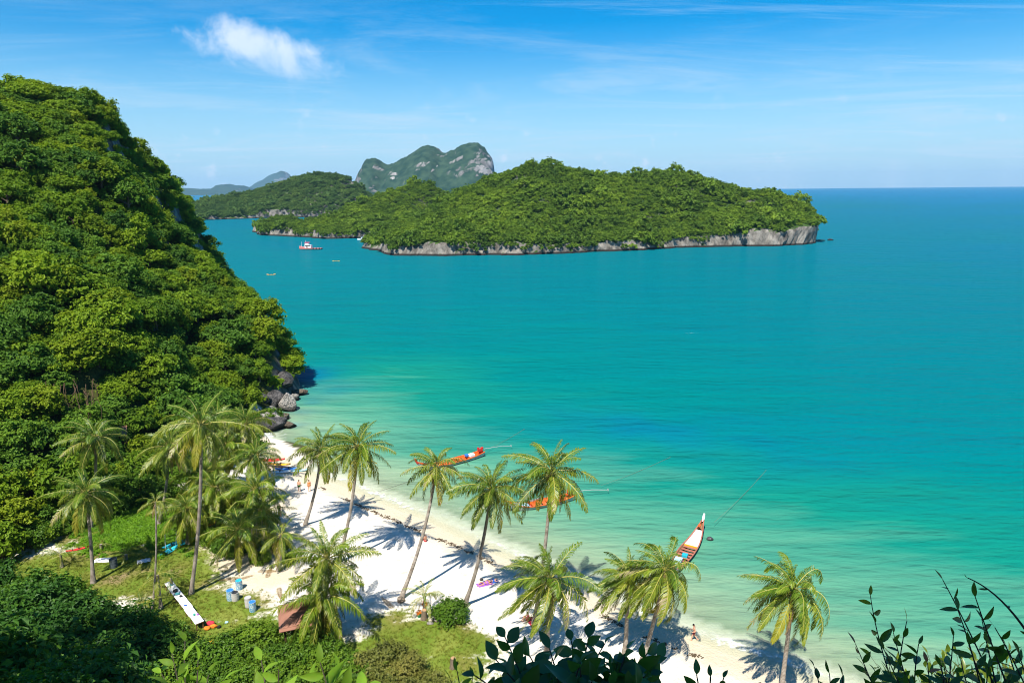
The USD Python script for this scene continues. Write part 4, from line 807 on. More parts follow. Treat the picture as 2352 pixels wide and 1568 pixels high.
K(412, 1253, 'turquoise kayak propped on the lawn with white paddles beside it', .65, M_TEAL, dz=.25, tilt=(.5, .6))
K(388, 1268, 'turquoise kayak with white patches nearest the tallest palm trunk', 1.15, M_TEAL, dz=.1, tilt=(.4, 1.1), L=.8)
K(246, 1188, 'blue kayak in the shade under the dark bushes', .3, M_BLUE, L=.6)
for k, (px, py) in enumerate([(380, 1250), (403, 1244)]):
    p = stand(px, py + 14); o = thing('paddle', matrix(p, 0, 1, (.16, 1 + k)), label=['white paddle stuck upright nearest the thin young palm', 'white paddle stuck upright behind the turquoise kayak'][k], cat='paddle')
    obj('shaft', tube([[0, 0, 0], [0, 0, 1.75]], .03, 6), M_WHITE, o); obj('blade', box((.05, .20, .45), (0, 0, 1.9)), M_WHITE, o)
# two kayaks far out
for lab, px, py, pl in [('small kayak with paddlers out in the bay beyond the headland', 772, 600, ''), ('tiny orange kayak alone in the bay near the headland', 623, 631, '')]:
    kayak(lab, at(px, py) - [0, 0, .05], .2, M_YELLOW, seat=True, L=1.2)

# ------------------------------------------------------------------ people
M_SKIN = [plain('skin_fair', (0.56, 0.30, 0.20), .6, .3, .06), plain('skin_tan', (0.40, 0.20, 0.12), .6, .3, .06)]; M_HAIR = plain('hair', (0.012, 0.010, 0.009), .5, .4, .2)
def ball(c, r, k=10): return manifold3d.Manifold.sphere(r, k).translate([float(x) for x in c])
def limb(*cr): return manifold3d.Manifold.batch_hull([ball(c, r) for c, r in cr])
def person(label, p, rz, J, skin, cloth, clothes='trunks', tilt=None):
    """A figure from its joints: one skin, with hair and clothes as parts."""
    o = thing('person', matrix(p, rz, 1, tilt), label=label, cat='person'); a = {k: np.array(v, float) for k, v in J.items()}; bones = []
    mid = lambda x, y, t: a[x] * (1 - t) + a[y] * t
    side = unit(a['shoulder_r'] - a['shoulder_l']); hside = unit(a['hip_r'] - a['hip_l'])
    bones += [limb((a['pelvis'] - hside * .085, .10), (a['pelvis'] + hside * .085, .10), (mid('pelvis', 'chest', .5) - side * .06, .095), (mid('pelvis', 'chest', .5) + side * .06, .095)),
              limb((mid('pelvis', 'chest', .5) - side * .06, .095), (mid('pelvis', 'chest', .5) + side * .06, .095), (a['chest'] - side * .10, .105), (a['chest'] + side * .10, .105)),
              limb((a['chest'] - side * .10, .105), (a['chest'] + side * .10, .105), (a['shoulder_l'], .055), (a['shoulder_r'], .055), (a['neck'], .06)), limb((a['neck'], .055), (a['head'], .055))]
    f = unit(a['face']); hd = a['head']; upv = unit(hd - a['neck'])
    bones += [limb((hd + upv * .03, .088), (hd - upv * .05 + f * .025, .066), (hd + upv * .03 - f * .03, .09)), limb((hd + f * .088 - upv * .005, .015), (hd + f * .112 - upv * .02, .012))]
    ear = unit(np.cross(upv, f)); bones += [limb((hd + ear * s_ * .088, .018), (hd + ear * s_ * .088 - upv * .02, .014)) for s_ in (1, -1)]
    for s_ in ('l', 'r'):
        sh, el, wr, hn = a['shoulder_' + s_], a['elbow_' + s_], a['wrist_' + s_], a['hand_' + s_]
        bones += [limb((sh, .055), (sh * .4 + el * .6, .047), (el, .038)), limb((el, .040), (el * .65 + wr * .35, .041), (wr, .027))]
        ax = unit(hn - wr); sd = unit(np.cross(ax, a.get('palm', np.array([0, 1.0, .2])))); pal = wr + ax * .085
        bones.append(limb((wr, .024), (pal + sd * .03, .014), (pal - sd * .03, .014)))
        bend = unit(np.cross(ax, sd))
        for q, ln in zip((-.03, -.01, .01, .03), (.062, .075, .072, .055)):
            b0 = pal + sd * q; b1 = b0 + ax * ln * .55 + bend * .006; b2 = b1 + ax * ln * .4 + bend * .018; bones += [limb((b0, .0095), (b1, .009)), limb((b1, .009), (b2, .008))]
        t0 = wr + ax * .03 + sd * .026; t1 = t0 + ax * .03 + sd * .03; t2 = t1 + ax * .034 + sd * .006; bones += [limb((t0, .012), (t1, .011)), limb((t1, .011), (t2, .009))]
        hp_, kn, an, to = a['hip_' + s_], a['knee_' + s_], a['ankle_' + s_], a['toe_' + s_]
        bones += [limb((hp_, .088), (hp_ * .5 + kn * .5, .072), (kn, .054)), limb((kn, .053), (kn * .68 + an * .32, .054), (an, .036)), limb((an, .038), (an + unit(an - kn) * .03 - unit(to - an) * .04, .034), (to, .026))]
    body = manifold3d.Manifold.batch_boolean(bones, manifold3d.OpType.Add).refine_to_length(.03); me = body.to_mesh(); tm = trimesh.Trimesh(me.vert_properties[:, :3], me.tri_verts, process=False); trimesh.smoothing.filter_taubin(tm, iterations=4)
    obj('body', tm, skin, o, smooth=True)
    hair = manifold3d.Manifold.batch_hull([ball(hd + upv * .045 - f * .012, .098, 16), ball(hd - f * .045 + upv * .0, .078, 16)]) - manifold3d.Manifold.batch_hull([ball(hd + f * .16 - upv * .07, .10, 12), ball(hd + f * .10 - upv * .06, .085, 12), ball(hd + f * .2 + upv * .0, .07, 12)])
    obj('hair', hair, M_HAIR, o, smooth=50)
    cl = [limb((a['pelvis'] - hside * .085, .115), (a['pelvis'] + hside * .085, .115))]
    for s_ in ('l', 'r'): cl.append(limb((a['hip_' + s_], .102), (a['hip_' + s_] * .55 + a['knee_' + s_] * .45, .088)) if clothes != 'bikini' else limb((a['hip_' + s_], .096), (a['hip_' + s_] * .85 + a['knee_' + s_] * .15, .088)))
    obj('swim_shorts' if clothes == 'trunks' else 'swimsuit', manifold3d.Manifold.batch_boolean(cl, manifold3d.OpType.Add), cloth, o, smooth=50)
    if clothes in ('bikini', 'shirt'):
        top = [limb((a['chest'] - side * .10, .118), (a['chest'] + side * .10, .118), (a['chest'] * .75 + a['pelvis'] * .25 - side * .08, .106), (a['chest'] * .75 + a['pelvis'] * .25 + side * .08, .106))]
        if clothes == 'shirt': top += [limb((a['shoulder_l'], .07), (a['shoulder_r'], .07), (a['chest'], .12)), limb((a['chest'] - side * .09, .118), (a['chest'] + side * .09, .118), (a['pelvis'] - side * .08, .118), (a['pelvis'] + side * .08, .118))]
        obj('top', manifold3d.Manifold.batch_boolean(top, manifold3d.OpType.Add), cloth, o, smooth=50)
    return o


STAND = dict(pelvis=(0, 0, .93), chest=(0, 0, 1.26), neck=(0, 0, 1.46), head=(0, .02, 1.60), face=(0, 1, -.1), shoulder_l=(-.18, 0, 1.39), shoulder_r=(.18, 0, 1.39), elbow_l=(-.25, -.02, 1.10), elbow_r=(.25, -.02, 1.10), wrist_l=(-.25, .08, .87), wrist_r=(.25, .08, .87), hand_l=(-.24, .11, .78), hand_r=(.24, .11, .78),
             hip_l=(-.09, 0, .90), hip_r=(.09, 0, .90), knee_l=(-.10, .03, .49), knee_r=(.10, .03, .49), ankle_l=(-.11, -.02, .075), ankle_r=(.11, -.02, .075), toe_l=(-.12, .15, .028), toe_r=(.12, .15, .028))
WALK = {**STAND, 'chest': (0, .04, 1.25), 'neck': (0, .07, 1.45), 'head': (0, .11, 1.58), 'face': (0, 1, -.45), 'knee_l': (-.10, .20, .52), 'ankle_l': (-.10, .22, .08), 'toe_l': (-.10, .39, .03), 'knee_r': (.10, -.02, .49), 'ankle_r': (.10, -.34, .13), 'toe_r': (.10, -.22, .03), 'elbow_l': (-.24, -.10, 1.12), 'wrist_l': (-.22, .10, .98), 'hand_l': (-.20, .18, .95), 'elbow_r': (.24, .06, 1.11), 'wrist_r': (.17, .26, 1.05), 'hand_r': (.13, .34, 1.05)}
LIE = dict(pelvis=(0, 0, .11), chest=(0, .33, .12), neck=(0, .53, .13), head=(0, .67, .15), face=(0, -.2, 1), shoulder_l=(-.18, .46, .11), shoulder_r=(.18, .46, .11), elbow_l=(-.30, .22, .06), elbow_r=(.32, .56, .06), wrist_l=(-.28, -.02, .06), wrist_r=(.22, .76, .06), hand_l=(-.27, -.11, .05), hand_r=(.15, .82, .06),
           hip_l=(-.09, -.03, .10), hip_r=(.09, -.03, .10), knee_l=(-.12, -.40, .30), knee_r=(.11, -.46, .09), ankle_l=(-.12, -.66, .06), ankle_r=(.12, -.87, .06), toe_l=(-.12, -.82, .03), toe_r=(.14, -.95, .16))
SIT = dict(pelvis=(0, 0, .11), chest=(0, .02, .46), neck=(0, .06, .66), head=(0, .10, .80), face=(0, 1, -.2), shoulder_l=(-.18, .03, .59), shoulder_r=(.18, .03, .59), elbow_l=(-.24, .20, .38), elbow_r=(.24, .20, .38), wrist_l=(-.10, .40, .42), wrist_r=(.10, .40, .42), hand_l=(-.03, .45, .40), hand_r=(.03, .46, .43),
           hip_l=(-.10, .04, .11), hip_r=(.10, .04, .11), knee_l=(-.13, .40, .46), knee_r=(.13, .42, .46), ankle_l=(-.12, .56, .07), ankle_r=(.12, .58, .07), toe_l=(-.12, .72, .03), toe_r=(.12, .74, .03))
C = {k: plain('cloth_' + k, c, .8, .2, .1) for k, c in dict(maroon=(0.13, 0.02, 0.03), green=(0.02, 0.12, 0.03), red=(0.42, 0.03, 0.05), orange=(0.62, 0.18, 0.02), blue=(0.03, 0.10, 0.42), purple=(0.30, 0.10, 0.42), black=(0.015, 0.015, 0.018), pink=(0.55, 0.12, 0.22), white=(0.70, 0.70, 0.68)).items()}
person('bare-chested man in dark red swim shorts walking along the water line', stand(1594, 1470), math.radians(75), WALK, M_SKIN[0], C['maroon'])
person('person in green swim shorts standing on the sand with back turned', stand(688, 1128), math.radians(0), STAND, M_SKIN[0], C['green'])
person('person in orange swimsuit standing half behind the hanging palm fronds', stand(711, 1128), math.radians(30), STAND, M_SKIN[0], C['orange'], 'bikini')
person('person sitting on the white sand beside the leaning palm, near the seaweed line', stand(978, 1243), math.radians(60), SIT, M_SKIN[1], C['red'], 'trunks')
person('person lying on a purple towel with knees raised on the open sand', stand(1113, 1341), math.radians(-62), LIE, M_SKIN[1], C['purple'], 'bikini')
person('person lying beside the purple towel in a blue swimsuit', stand(1127, 1336), math.radians(-62), LIE, M_SKIN[0], C['blue'], 'bikini')
person('dark figure standing in the shade at the edge of the palm grove', stand(643, 1186), math.radians(-30), STAND, M_SKIN[1], C['black'], 'shirt')
person('person with red clothes sitting on the sand behind the drooping palm fronds', stand(1214, 1424), math.radians(100), SIT, M_SKIN[0], C['red'], 'shirt')
person('person in pink sitting beside the one in red behind the palm', stand(1234, 1430), math.radians(130), SIT, M_SKIN[0], C['pink'], 'bikini')
def towel(label, p, rz, m, w=.8, l=1.7):
    gx_, gy_ = np.linspace(-w / 2, w / 2, 10), np.linspace(-l / 2, l / 2, 18); XX, YY = np.meshgrid(gx_, gy_); wz = np.array(p); ca, sa = math.cos(rz), math.sin(rz)
    Z = land_z(XX * ca - YY * sa + wz[0], XX * sa + YY * ca + wz[1]) - wz[2] + .02 + .02 * meshkit.noise(np.stack([XX * 5, YY * 5, XX * 0], -1), 3)
    o = obj('towel', grid_mesh(gx_, gy_, Z), m, smooth=True, label=label, cat='towel'); UsdGeom.Xformable(o).AddTransformOp().Set(gf(matrix(p, rz)))
towel('purple beach towel under the lying sunbather', stand(1113, 1341), math.radians(-62), C['purple']); towel('blue beach towel beside the purple one on the sand', stand(1127, 1336), math.radians(-62), C['blue'])
towel('red towel under the people behind the palm', stand(1222, 1428), .4, C['red'])
bg = boulder_mesh((.4, .3, .35), 95, .15); p = stand(1106, 1332); obj('bag', (bg[0] + p + [0, 0, .12], bg[1]), M_DARK, smooth=40, label='small black bag on the sand by the sunbathers', cat='bag')

# ------------------------------------------------------------------ things on the lawn
M_PALE = plain('pale_cement', (0.46, 0.44, 0.41), .85, .2, .15); M_BIN = mat('splashed_paint', {'tc': ('texture_coordinate', {}), 'v': ('noise_texture', {'scale': 7.0, 'detail': 3.0, 'distortion': 1.0}), 'r': ('rgb_ramp', {'ramp': [(0.40, (0.55, 0.60, 0.60)), (0.46, (0.10, 0.36, 0.52)), (0.54, (0.02, 0.14, 0.30)), (0.60, (0.50, 0.55, 0.56))]}), 'p': ('principled_bsdf', {'roughness': .6})}, [('tc.object', 'v.vector'), ('v.fac', 'r.fac'), ('r.color', 'p.base_color')], 'p.BSDF')
def drum(name, label, p, r, h, m, lid, rz=0.0):
    o = thing(name, matrix(p, rz), label=label, cat='bin' if name == 'rubbish_bin' else name)
    prof = [(0, 0), (r * .96, 0), (r, .03), (r, h * .32), (r * 1.035, h * .34), (r, h * .36), (r, h * .64), (r * 1.035, h * .66), (r, h * .68), (r, h - .03), (r * 1.03, h), (r * .9, h), (r * .88, h - .06), (0, h - .06)]
    b = obj('drum', trimesh.creation.revolve(np.array(prof), sections=20), m, o, smooth=35); obj('lid', trimesh.creation.cylinder(r * .86, .05, sections=20, transform=matrix((0, 0, h - .03))), lid, o, smooth=35)
    return o
drum('rubbish_bin', 'teal painted drum bin nearest the shade of the grove', stand(550, 1352), .34, 1.0, M_BIN, M_TEAL)
drum('rubbish_bin', 'blue topped drum bin touching the pale broken one on the lawn', stand(530, 1376), .36, 1.05, M_BIN, M_BLUE, 1.0)
drum('rubbish_bin', 'pale mottled drum bin leaning by the blue topped one', stand(541, 1377), .36, .85, M_PALE, M_DARK, 2.0)
drum('rubbish_bin', 'grey cement drum bin behind the bright blue one', stand(571, 1392), .32, 1.0, M_PALE, M_STEEL)
drum('rubbish_bin', 'bright blue splashed drum bin in front of the grey one', stand(581, 1402), .33, 1.0, M_BIN, M_BLUE, 3.0)
drum('barrel', 'dark grey barrel standing by the white sheet on the lawn', stand(262, 1302), .38, 1.0, plain('barrel_grey', (0.07, 0.09, 0.10), .5), M_DARK)


def sheet(name, label, p, rz, w, l, m, seed, hump=.25, cat='sheet'):
    gx_, gy_ = np.linspace(-w / 2, w / 2, 22), np.linspace(-l / 2, l / 2, 22); XX, YY = np.meshgrid(gx_, gy_); ca, sa = math.cos(rz), math.sin(rz)
    Z = land_z(XX * ca - YY * sa + p[0], XX * sa + YY * ca + p[1]) - p[2] + .03 + hump * 2.2 * np.clip(fbm(XX + seed, YY, .7, seed) + .22, 0, 1) * np.cos(XX / w * np.pi) * np.cos(YY / l * np.pi)
    XX = XX + fbm(XX, YY, .8, seed + 2) * .5 * w; o = obj(name, grid_mesh(gx_, gy_, Z), m, smooth=True, label=label, cat=cat); UsdGeom.Xformable(o).AddTransformOp().Set(gf(matrix(p, rz)))
sheet('plastic_sheet', 'crumpled white sheet spread on the lawn beside the barrel', stand(240, 1286), .1, 2.2, 1.0, M_WHITE, 3, .5); sheet('plastic_sheet', 'grey white tarpaulin bundle behind the thin young palm', stand(330, 1288), .5, 1.3, .9, M_GREYDECK, 5, .5)
# the long table under white cloths
pa, pb = stand(388, 1352), stand(461, 1446); dv_ = pb - pa; Lt = math.hypot(dv_[0], dv_[1]); rz = math.atan2(dv_[1], dv_[0])
o = thing('long_table', matrix((pa[0], pa[1], min(pa[2], pb[2])), rz), label='very long narrow table covered with white cloths across the lawn', cat='table')
rng = np.random.default_rng(9); x0 = 0.0; ns = 6
for k in range(ns):
    w = Lt / ns; V, F = box((w - .03, .78, .03), (x0 + w / 2, rng.uniform(-.03, .03), .80), rng.uniform(-.02, .02)); obj('white_cloth', (V, F), M_WHITE, o); x0 += w
obj('table_top', box((Lt, .66, .05), (Lt / 2, 0, .755)), M_WOOD, o)
for k in range(ns + 1):
    for sg_ in (-.28, .28): obj('leg', box((.07, .07, 1.0), (.1 + k * (Lt - .2) / ns, sg_, .235)), M_WOOD, o)
R2 = lambda u, q, z: np.array([pa[0] + math.cos(rz) * u - math.sin(rz) * q, pa[1] + math.sin(rz) * u + math.cos(rz) * q, min(pa[2], pb[2]) + z])
for k, (u, q, sz, m_, lab) in enumerate([(.10, .05, (.34, .3, .25), M_TEAL, 'small teal bag at the shaded end of the long white table'), (.26, .0, (.5, .45, .3), C['black'], 'black backpack on the long white table nearest its shaded end'), (.33, -.05, (.55, .4, .25), plain('teal_cloth', (0.03, 0.16, 0.18), .8), 'dark teal bag next to the black backpack on the table'), (.40, .1, (.3, .3, .2), C['black'], 'small black bundle past the teal bag on the table'), (.60, -.1, (.35, .22, .12), C['blue'], 'dark blue folded cloth on the middle of the long table'), (.84, .02, (.24, .24, .22), plain('green_can', (0.02, 0.28, 0.20), .5), 'green tin near the sunny end of the long table'), (.86, .26, (.3, .16, .2), C['purple'], 'purple bag at the edge of the long table')]):
    b = boulder_mesh(sz, 130 + k, .14); obj('bag', (b[0] + R2(u * Lt, q, .82 + sz[2] * .42), b[1]), m_, smooth=40, label=lab, cat='bag')
for k, (px, py, sz, m_, lab) in enumerate([(484, 1434, (.8, .6, .45), C['red'], 'red life jacket on the pile at the end of the long table'), (492, 1440, (.8, .5, .4), C['orange'], 'orange life jacket on the pile beside the red one'), (476, 1444, (.6, .5, .35), C['orange'], 'orange life jacket nearest the bushes at the end of the table'), (503, 1441, (.4, .35, .3), C['black'], 'dark bag beside the life jackets on the grass'), (484, 1478, (.5, .4, .35), M_YELLOW, 'yellow bag among the bushes below the life jackets'), (520, 1430, (.35, .3, .2), M_BLUEDECK, 'pale blue basin on the grass past the life jackets')]):
    p = stand(px, py); b = boulder_mesh(sz, 150 + k, .16); obj('life_jacket' if 'jacket' in lab else 'bag', (b[0] + p + [0, 0, sz[2] * .35], b[1]), m_, smooth=40, label=lab, cat='life jacket' if 'jacket' in lab else 'bag')

# the brown hut
M_ROOF = plain('hut_roof', (0.26, 0.125, 0.085), .85, .15, .12, 1.2); M_POST = plain('hut_post', (0.075, 0.04, 0.025), .8, .2, .2)
pc = stand(700, 1462); o = thing('hut', matrix(pc, .35), label='open hut with a brown pyramid roof under the low palm', cat='hut')
a = 2.1; zt, ze = 3.75, 2.35
for k in range(4):
    c0, c1 = [np.array([math.cos(q), math.sin(q)]) * a * 1.414 for q in (math.pi / 4 + k * math.pi / 2, math.pi / 4 + (k + 1) * math.pi / 2)]
    rows = 9
    for r_ in range(rows):                                  # each course of roofing overlaps the one below it
        t0, t1 = r_ / rows, (r_ + 1) / rows; z0, z1 = ze + (zt - ze) * t0, ze + (zt - ze) * t1 + .015
        A, Bq, Cq, D = [np.array([*(c * (1 - t_)), z]) for c, t_, z in ((c0, t0, z0 + .05), (c1, t0, z0 + .05), (c1, min(t1, .985), z1), (c0, min(t1, .985), z1))]
        V = np.array([A, Bq, Cq, D, A - [0, 0, .04], Bq - [0, 0, .04], Cq - [0, 0, .04], D - [0, 0, .04]]); obj('roof_course', (V, np.array([[0, 1, 2], [0, 2, 3], [4, 6, 5], [4, 7, 6], [0, 4, 5], [0, 5, 1], [2, 6, 7], [2, 7, 3], [1, 5, 6], [1, 6, 2], [3, 7, 4], [3, 4, 0]])), M_ROOF, o)
    obj('post', box((.16, .16, 2.6), (*(c0 * .78), 1.2)), M_POST, o)
    obj('eave_beam', box((a * 1.9, .10, .14), (*((c0 + c1) / 2 * .93), ze - .03), math.atan2(*(c1 - c0)[::-1])), M_POST, o)
obj('roof_cap', trimesh.creation.cone(.20, .3, transform=matrix((0, 0, zt - .05))), M_ROOF, o)
p = stand(682, 1474); b = boulder_mesh((.7, .6, .6), 171, .12); obj('orange_bag', (b[0] + p + [0, 0, .25], b[1]), C['orange'], smooth=40, label='orange bag on the ground beside the hut post', cat='bag')
pc = stand(262, 1010) if False else at_y(262, 980, 92); 
o = thing('roof', matrix((pc[0], pc[1], pc[2] - 1.0), .4), label='reddish roof corner showing between the dark bushes below the headland', cat='roof')
V = np.array([[-1.6, -1.5, 0], [1.6, -1.5, 0], [1.6, 0, 1.0], [-1.6, 0, 1.0], [-1.6, 1.5, 0], [1.6, 1.5, 0]]); obj('roof_slope', (np.vstack([V[:4], V[:4] - [0, 0, .06]]), np.array([[0, 1, 2], [0, 2, 3], [4, 6, 5], [4, 7, 6], [0, 4, 5], [0, 5, 1]])), M_ROOF, o); obj('roof_slope', (np.vstack([V[2:], V[2:] - [0, 0, .06]]), np.array([[0, 3, 2], [0, 1, 3], [4, 6, 7], [4, 7, 5]])), M_ROOF, o); obj('gable_wall', box((3.0, 2.4, 4.0), (0, 0, -2.05)), M_POST, o)

# the flower bed on the sand
for k, (px, py, sz, mk, lab) in enumerate([(1046, 1428, (1.1, .5, .9), 0, 'upright grey slab of stone beside the round bush'), (1000, 1424, (.6, .5, .4), 0, 'small pale stone between the pots and the bush'), (1012, 1428, (.8, .6, .4), 2, 'tan stone in front of the round bush'), (988, 1432, (.7, .5, .3), 0, 'flat whitish stone below the stump'), (1030, 1434, (.6, .5, .35), 1, 'dark stone in front of the grey slab'), (921, 1380, (.9, .9, .55), 2, 'tan stone at the foot of the leaning palm')]):
    p = stand(px, py); b = boulder_mesh(sz, 180 + k, .2); obj('stone', (b[0] + p + [0, 0, sz[2] * .3], b[1]), M_STONE[mk], smooth=35, label=lab, cat='stone')
def stump(label, p, r, h, seed):
    o = thing('tree_stump', matrix(p), label=label, cat='stump'); v, f = tube([[0, 0, -.2], [.02, 0, h * .3], [.05, .03, h]], [r * 1.5, r, r * .92], 14); v = v * (1 + .10 * (meshkit.noise(v * 5, seed) - .5)[:, None] * [1, 1, 0]); obj('wood', (v, f), M_BARK, o, smooth=40); obj('cut_face', trimesh.creation.cylinder(r * .8, .02, transform=matrix((.05, .03, h + .01))), plain('cut_wood', (0.36, 0.22, 0.11), .8), o)
stump('short brown stump with pots around it below the small young palm', stand(974, 1420), .28, .9, 4); stump('weathered stump beside a small leafy plant near the dark branch', stand(1040, 1532), .25, .9, 5)
def pot(label, p, m, fl):
    o = thing('flower_pot', matrix(p), label=label, cat='flower pot'); obj('pot', trimesh.creation.revolve(np.array([(0, 0), (.15, 0), (.21, .3), (.23, .3), (.23, .34), (.18, .34), (.17, .29), (0, .29)]), sections=16), m, o, smooth=40); c = crown_mesh(int(p[0] * 10) + 900, 5, 26, .24, .2, .14, .14); obj('flowers', (c[0] + [0, 0, .42], c[1], c[2]), fl, o)
M_FLR = foliage('red_flowers', (.3, .02, .015), (.5, .04, .03), (.6, .10, .05), .2); M_FLO = foliage('orange_flowers', (.5, .12, .01), (.62, .2, .02), (.7, .3, .05), .2)
pot('pot of orange flowers on the stump below the small young palm', stand(976, 1406, 0) + [0, 0, .5], M_WOOD, M_FLO); pot('dark pot of red flowers at the foot of the round bush', stand(1010, 1420), M_DARK, M_FLR); pot('green pot standing behind the stump', stand(963, 1416), plain('green_pot', (0.02, 0.20, 0.08), .5), M_FLO)

# seaweed left along the high water line
WR = [(732, 1118), (770, 1134), (843, 1169), (900, 1192), (953, 1216), (1048, 1254), (1099, 1277), (1146, 1302), (1260, 1358), (1376, 1409), (1458, 1452), (1560, 1492), (1631, 1517), (1687, 1543), (1760, 1575)]
wp = np.array([stand(*q)[:2] for q in WR]); seg = sg.LineString(wp); rng = np.random.default_rng(77); n = 1500; tt = rng.uniform(0, seg.length, n); q = np.array([seg.interpolate(x_).coords[0] for x_ in tt])
dens = meshkit.fbm(np.stack([tt / 2.2, tt * 0, tt * 0], 1), 3, 5) + .20 * np.exp(-((tt - seg.length * .44) / 6.5) ** 2); k = dens > .545; q = q[k] + rng.normal(0, .17, (k.sum(), 2)); n = len(q)
wb = [boulder_mesh((.30, .14, .06), 210 + j, .5) for j in range(3)]; s_ = rng.uniform(.35, 1.25, n)
scatter('seaweed', wb, [plain('seaweed_brown', (0.085, 0.060, 0.035), .8, .2, .3)] * 3, {'p': np.c_[q, land_z(q[:, 0], q[:, 1]) + .02], 'rz': rng.uniform(0, 6.28, n), 's': s_}, rng.integers(0, 3, n), label='line of dark dried seaweed along the high water mark', cat='seaweed')

# dry fronds fallen under the grove
for k, (px, py, lab) in enumerate([(585, 1312, 'dry brown frond fallen in the shade beside the teal bin'), (612, 1330, 'dry frond lying at the edge of the shaded sand above the bins'), (560, 1325, 'dry frond fallen under the low arching palm'), (640, 1345, 'dry frond on the sand behind the broad palm'), (520, 1338, 'dry frond lying between the tallest trunk and the bins'), (905, 1400, 'dry frond on the grass by the leaning trunk')]):
    rr_ = np.random.default_rng(300 + k); lv, rib = frond(k * 1.7, .12, 2.6, .12, np.zeros(3), rr_, 26, ll0=.8, hang=.25); p = stand(px, py) + [0, 0, .08]; lv[0][:, 2] = np.abs(lv[0][:, 2]) * .25
    q = lv[0][:, :2] + p[:2]; lv[0][:, 2] += land_z(q[:, 0], q[:, 1]) - p[2] + .03; x = thing('fallen_frond', matrix(p), label=lab, cat='palm frond'); obj('leaflets', lv, M_DEAD, x)

# ------------------------------------------------------------------ bushes on the flat and on the slope below the viewpoint
M_BUSH = foliage('bush_leaves', (0.035, 0.090, 0.010), (0.080, 0.165, 0.012), (0.175, 0.265, 0.018), .30, .5, .2, .25)
M_DRYBUSH = foliage('dry_bush_leaves', (0.07, 0.085, 0.018), (0.14, 0.155, 0.028), (0.24, 0.225, 0.05), .28, .55, .25, .3)
M_SLOPE = foliage('slope_leaves', (0.018, 0.064, 0.014), (0.048, 0.130, 0.016), (0.145, 0.265, 0.018), .32, .5, .2, .12)


def hit(px, py):
    """Where the view through a point of the photograph meets the land."""
    d = view_dir(px, py); t = np.arange(4, 160, .25); P = np.array([0, 0, CZ]) + d * t[:, None]; k = np.argmax(P[:, 2] < land_z(P[:, 0], P[:, 1]))
    return np.array([P[k, 0], P[k, 1], float(np.ravel(land_z(P[k, 0], P[k, 1]))[0])])


def shrub_stems(r, h, seed):
    rng = np.random.default_rng(seed); parts = []
    for k in range(6):
        a = k * 1.05 + rng.uniform(0, .6); e = np.array([math.cos(a) * r * .55, math.sin(a) * r * .55, h]); parts.append(tube([[0, 0, -.4], e * [.35, .35, .5], e], [.06, .045, .015], 6))
    return join(parts)


SH = [(crown_mesh(500 + k, [16, 20, 13, 18][k], 190, [1.25, 1.5, 1.05, 1.4][k], [.95, .9, 1.1, 1.0][k], [.20, .22, .19, .21][k], .55, .8), shrub_stems(1.2, .9, 520 + k)) for k in range(4)]
FIRST = {}
def where(px, py, words):
    """The words for the landmark nearest to a point of the photograph."""
    return min(words, key=lambda w: (w[0] - px) ** 2 + (w[1] - py) ** 2)[2]


FRONT = [(350, 1500, 'below the feathery young palm'), (460, 1500, 'below the life jackets and the long table'), (580, 1500, 'between the painted bins and the bottom edge'), (690, 1520, 'at the foot of the brown hut'), (790, 1560, 'under the big palm beside the hut'), (460, 1640, 'around the bright big-leaved sprig'), (650, 1640, 'at the bottom edge before the hut')]
SLOPE = [(0, 1390, 'at the top by the left edge'), (120, 1420, 'below the red kayak and the lawn'), (250, 1480, 'below the white sheet and the barrel'), (300, 1570, 'beside the bright sprig'), (40, 1500, 'half way down by the left edge'), (150, 1560, 'in the deepest shade'), (60, 1660, 'in the bottom left corner'), (240, 1680, 'at the bottom edge')]
FOOT = [(40, 1235, 'at the end of the lawn by the left edge'), (120, 1210, 'behind the red kayak'), (210, 1190, 'around the crossed pair of lawn palms'), (300, 1130, 'behind the creeping plants'), (350, 1040, 'behind the kinked palm'), (440, 1080, 'around the tallest palm'), (520, 1020, 'behind the grove by the boulders'), (30, 1100, 'by the left edge below the hanging roots'), (140, 1080, 'under the hanging roots')]
def shrub(label, p, s, k, m, name='shrub', group=None, rz=None, cat='bush', lift=.55):
    M = matrix(p, (p[0] * 7.1 + p[1] * 3.3) % 6.28 if rz is None else rz, s); key = (k, str(m.GetPath()), name)
    if key in FIRST: return copy_of(FIRST[key], name, M, label=label, cat=cat, group=group)
    o = FIRST[key] = thing(name, M, label=label, cat=cat, group=group); c, st = SH[k]
    obj('stem', st, M_BARK, o, smooth=True); obj('foliage', (c[0] + [0, 0, lift], c[1], c[2]), m, o)


shrub('round bright green bush beside the upright grey stone on the sand', stand(1034, 1420), 1.05, 1, M_BUSH, 'round_bush'); shrub('smaller green bush growing against the round one', stand(1014, 1416), .6, 2, M_BUSH, 'round_bush')
rng = np.random.default_rng(31); G = 'green bushes along the foot of the viewpoint slope'
for j, (px, py) in enumerate([(x + rng.uniform(-16, 16), y + rng.uniform(-10, 10)) for y, xs_ in ((1492, (345, 395, 560, 610, 700)), (1532, (330, 380, 430, 520, 570, 630, 680, 730, 775)), (1572, (345, 400, 455, 510, 560, 615, 665, 715, 765, 810)), (1618, (330, 400, 470, 540, 610, 680, 750, 800)), (1675, (340, 420, 500, 580, 660, 740))) for x in xs_]):
    shrub('small-leaved green bush ' + where(px, py, FRONT), hit(px, py), rng.uniform(.95, 1.4), int(rng.integers(4)), M_BUSH, group='green bushes ' + where(px, py, FRONT))
